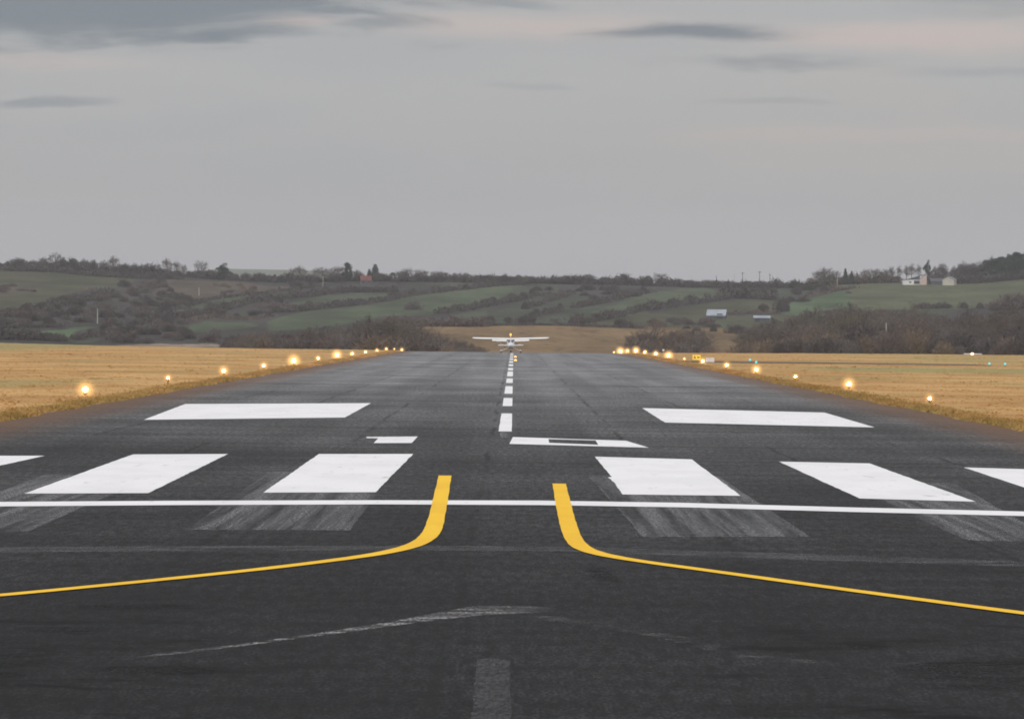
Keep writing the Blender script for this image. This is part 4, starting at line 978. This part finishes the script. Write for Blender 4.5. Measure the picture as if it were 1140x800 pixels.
# rear window on the back slope of the cabin
b = MB(); b.quad((-.40,-1.97,1.50),(.40,-1.97,1.50),(.43,-1.33,1.79),(-.43,-1.33,1.79)); bb = b.build('rear_window', M['glass'], ap); 
b = MB()
b.add([(-.38,-2.02,1.545),(.38,-2.02,1.545),(.42,-1.25,1.87),(-.42,-1.25,1.87),(-.38,-1.9,1.4),(.38,-1.9,1.4),(.42,-1.1,1.7),(-.42,-1.1,1.7)], [(0,1,2,3),(0,1,5,4),(1,2,6,5),(2,3,7,6),(3,0,4,7)])
bpy.data.objects.remove(bb); fix_normals(b.build('rear_window', M['glass'], ap))
for s_ in (-1, 1):
    b = MB(); b.box((s_*.565, .1, 1.6), (.03, 1.5, .42)); b.build('side_window', M['glass'], ap)
b = MB(); b.add([(-.5,1.35,1.5),(.5,1.35,1.5),(.46,.95,1.9),(-.46,.95,1.9)], [(0,1,2,3)]); b.build('windscreen', M['glass'], ap)
b = MB(); b.box((0,-1.3,.68), (.62, 2.2, .14)); bevel(b.build('belly_shade', M['plane_shade'], ap), .04)  # dark slab added under the fuselage as its painted shade
def foil(x, yl, ch, z, th):
    pts = ((0,0),(.04,.45),(.15,.85),(.35,1),(.65,.65),(1,.06),(1,-.06),(.6,-.3),(.3,-.4),(.08,-.3))
    return [(x, yl - a*ch, z + c_*th) for a, c_ in pts]
b = MB(); b.loft([foil(x, .75 - .02*abs(x), c_, 1.94 + .034*abs(x), t_) for x, c_, t_ in ((-5.5,.9,.06),(-5.42,1.1,.11),(-2.6,1.62,.16),(0,1.62,.17),(2.6,1.62,.16),(5.42,1.1,.11),(5.5,.9,.06))])
fix_normals(b.build('wing', M['plane_white'], ap, True))
for s_ in (-1, 1):                          # flaps set down, ailerons level
    b = MB(); xa, xb = s_*.55, s_*2.65
    b.loft([[(x, -.62, 1.97+.034*abs(x)),(x, -1.05, 1.66+.034*abs(x)),(x, -1.06, 1.64+.034*abs(x)),(x, -.62, 1.88+.034*abs(x))] for x in (xa, xb)]); fix_normals(b.build('flap', M['plane_white'], ap))
    b = MB(); b.loft([[(x, -.58, 2.0+.034*abs(x)),(x, -.80, 1.91+.034*abs(x)),(x, -.80, 1.89+.034*abs(x)),(x, -.58, 1.90+.034*abs(x))] for x in (s_*2.8, s_*5.2)]); fix_normals(b.build('aileron', M['plane_white'], ap))
    b = MB(); b.tube((s_*.55, .35, .85), (s_*2.5, .25, 1.98), .05, .04, 8); b.build('wing_strut', M['plane_white'], ap, True)
    # main gear
    lg = MB(); lg.tube((s_*.45, -.25, .72), (s_*1.38, -.3, .28), .055, .04, 8); lg.build('gear_leg', M['plane_white'], ap, True)
    wh = bpy.data.objects.new('wheel', None)
    b = MB(); rr = .22
    b.loft([[(s_*1.38 + xx, -.3 + math.cos(k*math.pi/10)*r__, .215 + math.sin(k*math.pi/10)*r__) for k in range(20)] for xx, r__ in ((-.09,.12),(-.08,.19),(-.04,.215),(.04,.215),(.08,.19),(.09,.12))])
    fix_normals(b.build('wheel', M['rubber'], ap, True))
    b = MB(); b.loft([[(s_*1.38 + math.cos(k*math.pi/6)*w_, y_, z_ + math.sin(k*math.pi/6)*h_) for k in range(12)] for y_, w_, z_, h_ in ((-.85,.02,.30,.03),(-.6,.1,.31,.10),(-.3,.14,.32,.14),(.0,.12,.30,.13),(.12,.03,.28,.04))]); fix_normals(b.build('wheel_fairing', M['plane_white'], ap, True))
    el_ = MB()
b = MB(); b.loft([[(x, -3.75 - .1*abs(x), 1.13),(x, -4.0, 1.17),(x, -4.75 + .02*abs(x), 1.12),(x, -4.75 + .02*abs(x), 1.08),(x, -4.0, 1.07)] for x in (-1.78, -1.7, 0, 1.7, 1.78)]); fix_normals(b.build('tailplane', M['plane_white'], ap))
b = MB(); b.loft([[(-t_, y0, z_),(0, y0+.06, z_),(t_, y0, z_),(t_*.4, y1, z_),(-t_*.4, y1, z_)] for z_, y0, y1, t_ in ((1.2,-3.5,-4.75,.07),(1.7,-3.95,-4.85,.06),(2.45,-4.45,-5.0,.04))]); fin = fix_normals(b.build('tail_fin', M['plane_white'], ap))
b = MB(); b.lathe([(.08,2.45),(.12,2.50),(.14,2.6),(.12,2.70),(.06,2.77),(.02,2.79)], (0,-4.75,0), 14); b.build('beacon', M['beacon'], fin, True)
b = MB(); b.tube((0,2.2,.75), (0,2.3,.3), .045, .04, 8); b.build('nose_leg', M['plane_white'], ap, True)
b = MB(); b.loft([[(xx, 2.3 + math.cos(k*math.pi/10)*r__, .19 + math.sin(k*math.pi/10)*r__) for k in range(20)] for xx, r__ in ((-.07,.1),(-.05,.19),(.05,.19),(.07,.1))]); fix_normals(b.build('nose_wheel', M['rubber'], ap, True))
b = MB(); b.lathe([(.16,0),(.13,.12),(.02,.26)], n=12); so = b.build('spinner', M['plane_white'], ap, True); so.location = (0,3.05,1.0); so.rotation_euler = (R(-90),0,0)
for s_ in (-1, 1):
    b = MB(); b.loft([[(s_*x, 3.12 - w_*.3, 1.0 + s_*x*.25 - w_),(s_*x, 3.14 - w_*.3, 1.0 + s_*x*.25 - w_),(s_*x, 3.14 + w_*.3, 1.0 + s_*x*.25 + w_),(s_*x, 3.12 + w_*.3, 1.0 + s_*x*.25 + w_)] for x, w_ in ((.08,.04),(.4,.09),(.92,.05))]); fix_normals(b.build('propeller_blade', M['dark_metal'], ap))

# ------------------------------------------------------------------ haze
b = MB(); b.box((0, 2400, 35), (5200, 5400, 90))
hz = b.build('haze', None); hz['kind'] = 'stuff'
mh = bpy.data.materials.new('haze_air'); mh.use_nodes = True; nt = mh.node_tree; nt.nodes.clear()
pv = nt.nodes.new('ShaderNodeVolumePrincipled'); pv.inputs['Color'].default_value = (0.93, 0.93, 0.96, 1); pv.inputs['Density'].default_value = 0.00008; pv.inputs['Anisotropy'].default_value = 0.0
om = nt.nodes.new('ShaderNodeOutputMaterial'); nt.links.new(pv.outputs[0], om.inputs['Volume']); hz.data.materials.append(mh)

# ------------------------------------------------------------------ view
sc.view_settings.view_transform = 'Standard'; sc.view_settings.look = 'None'; sc.view_settings.exposure = 0; sc.view_settings.gamma = 1
sc.view_settings.use_curve_mapping = False
sc.cycles.filter_width = 1.8
sc.cycles.volume_bounces = 0; sc.cycles.max_bounces = 5; sc.cycles.transparent_max_bounces = 12
sc.cycles.caustics_reflective = False; sc.cycles.caustics_refractive = False
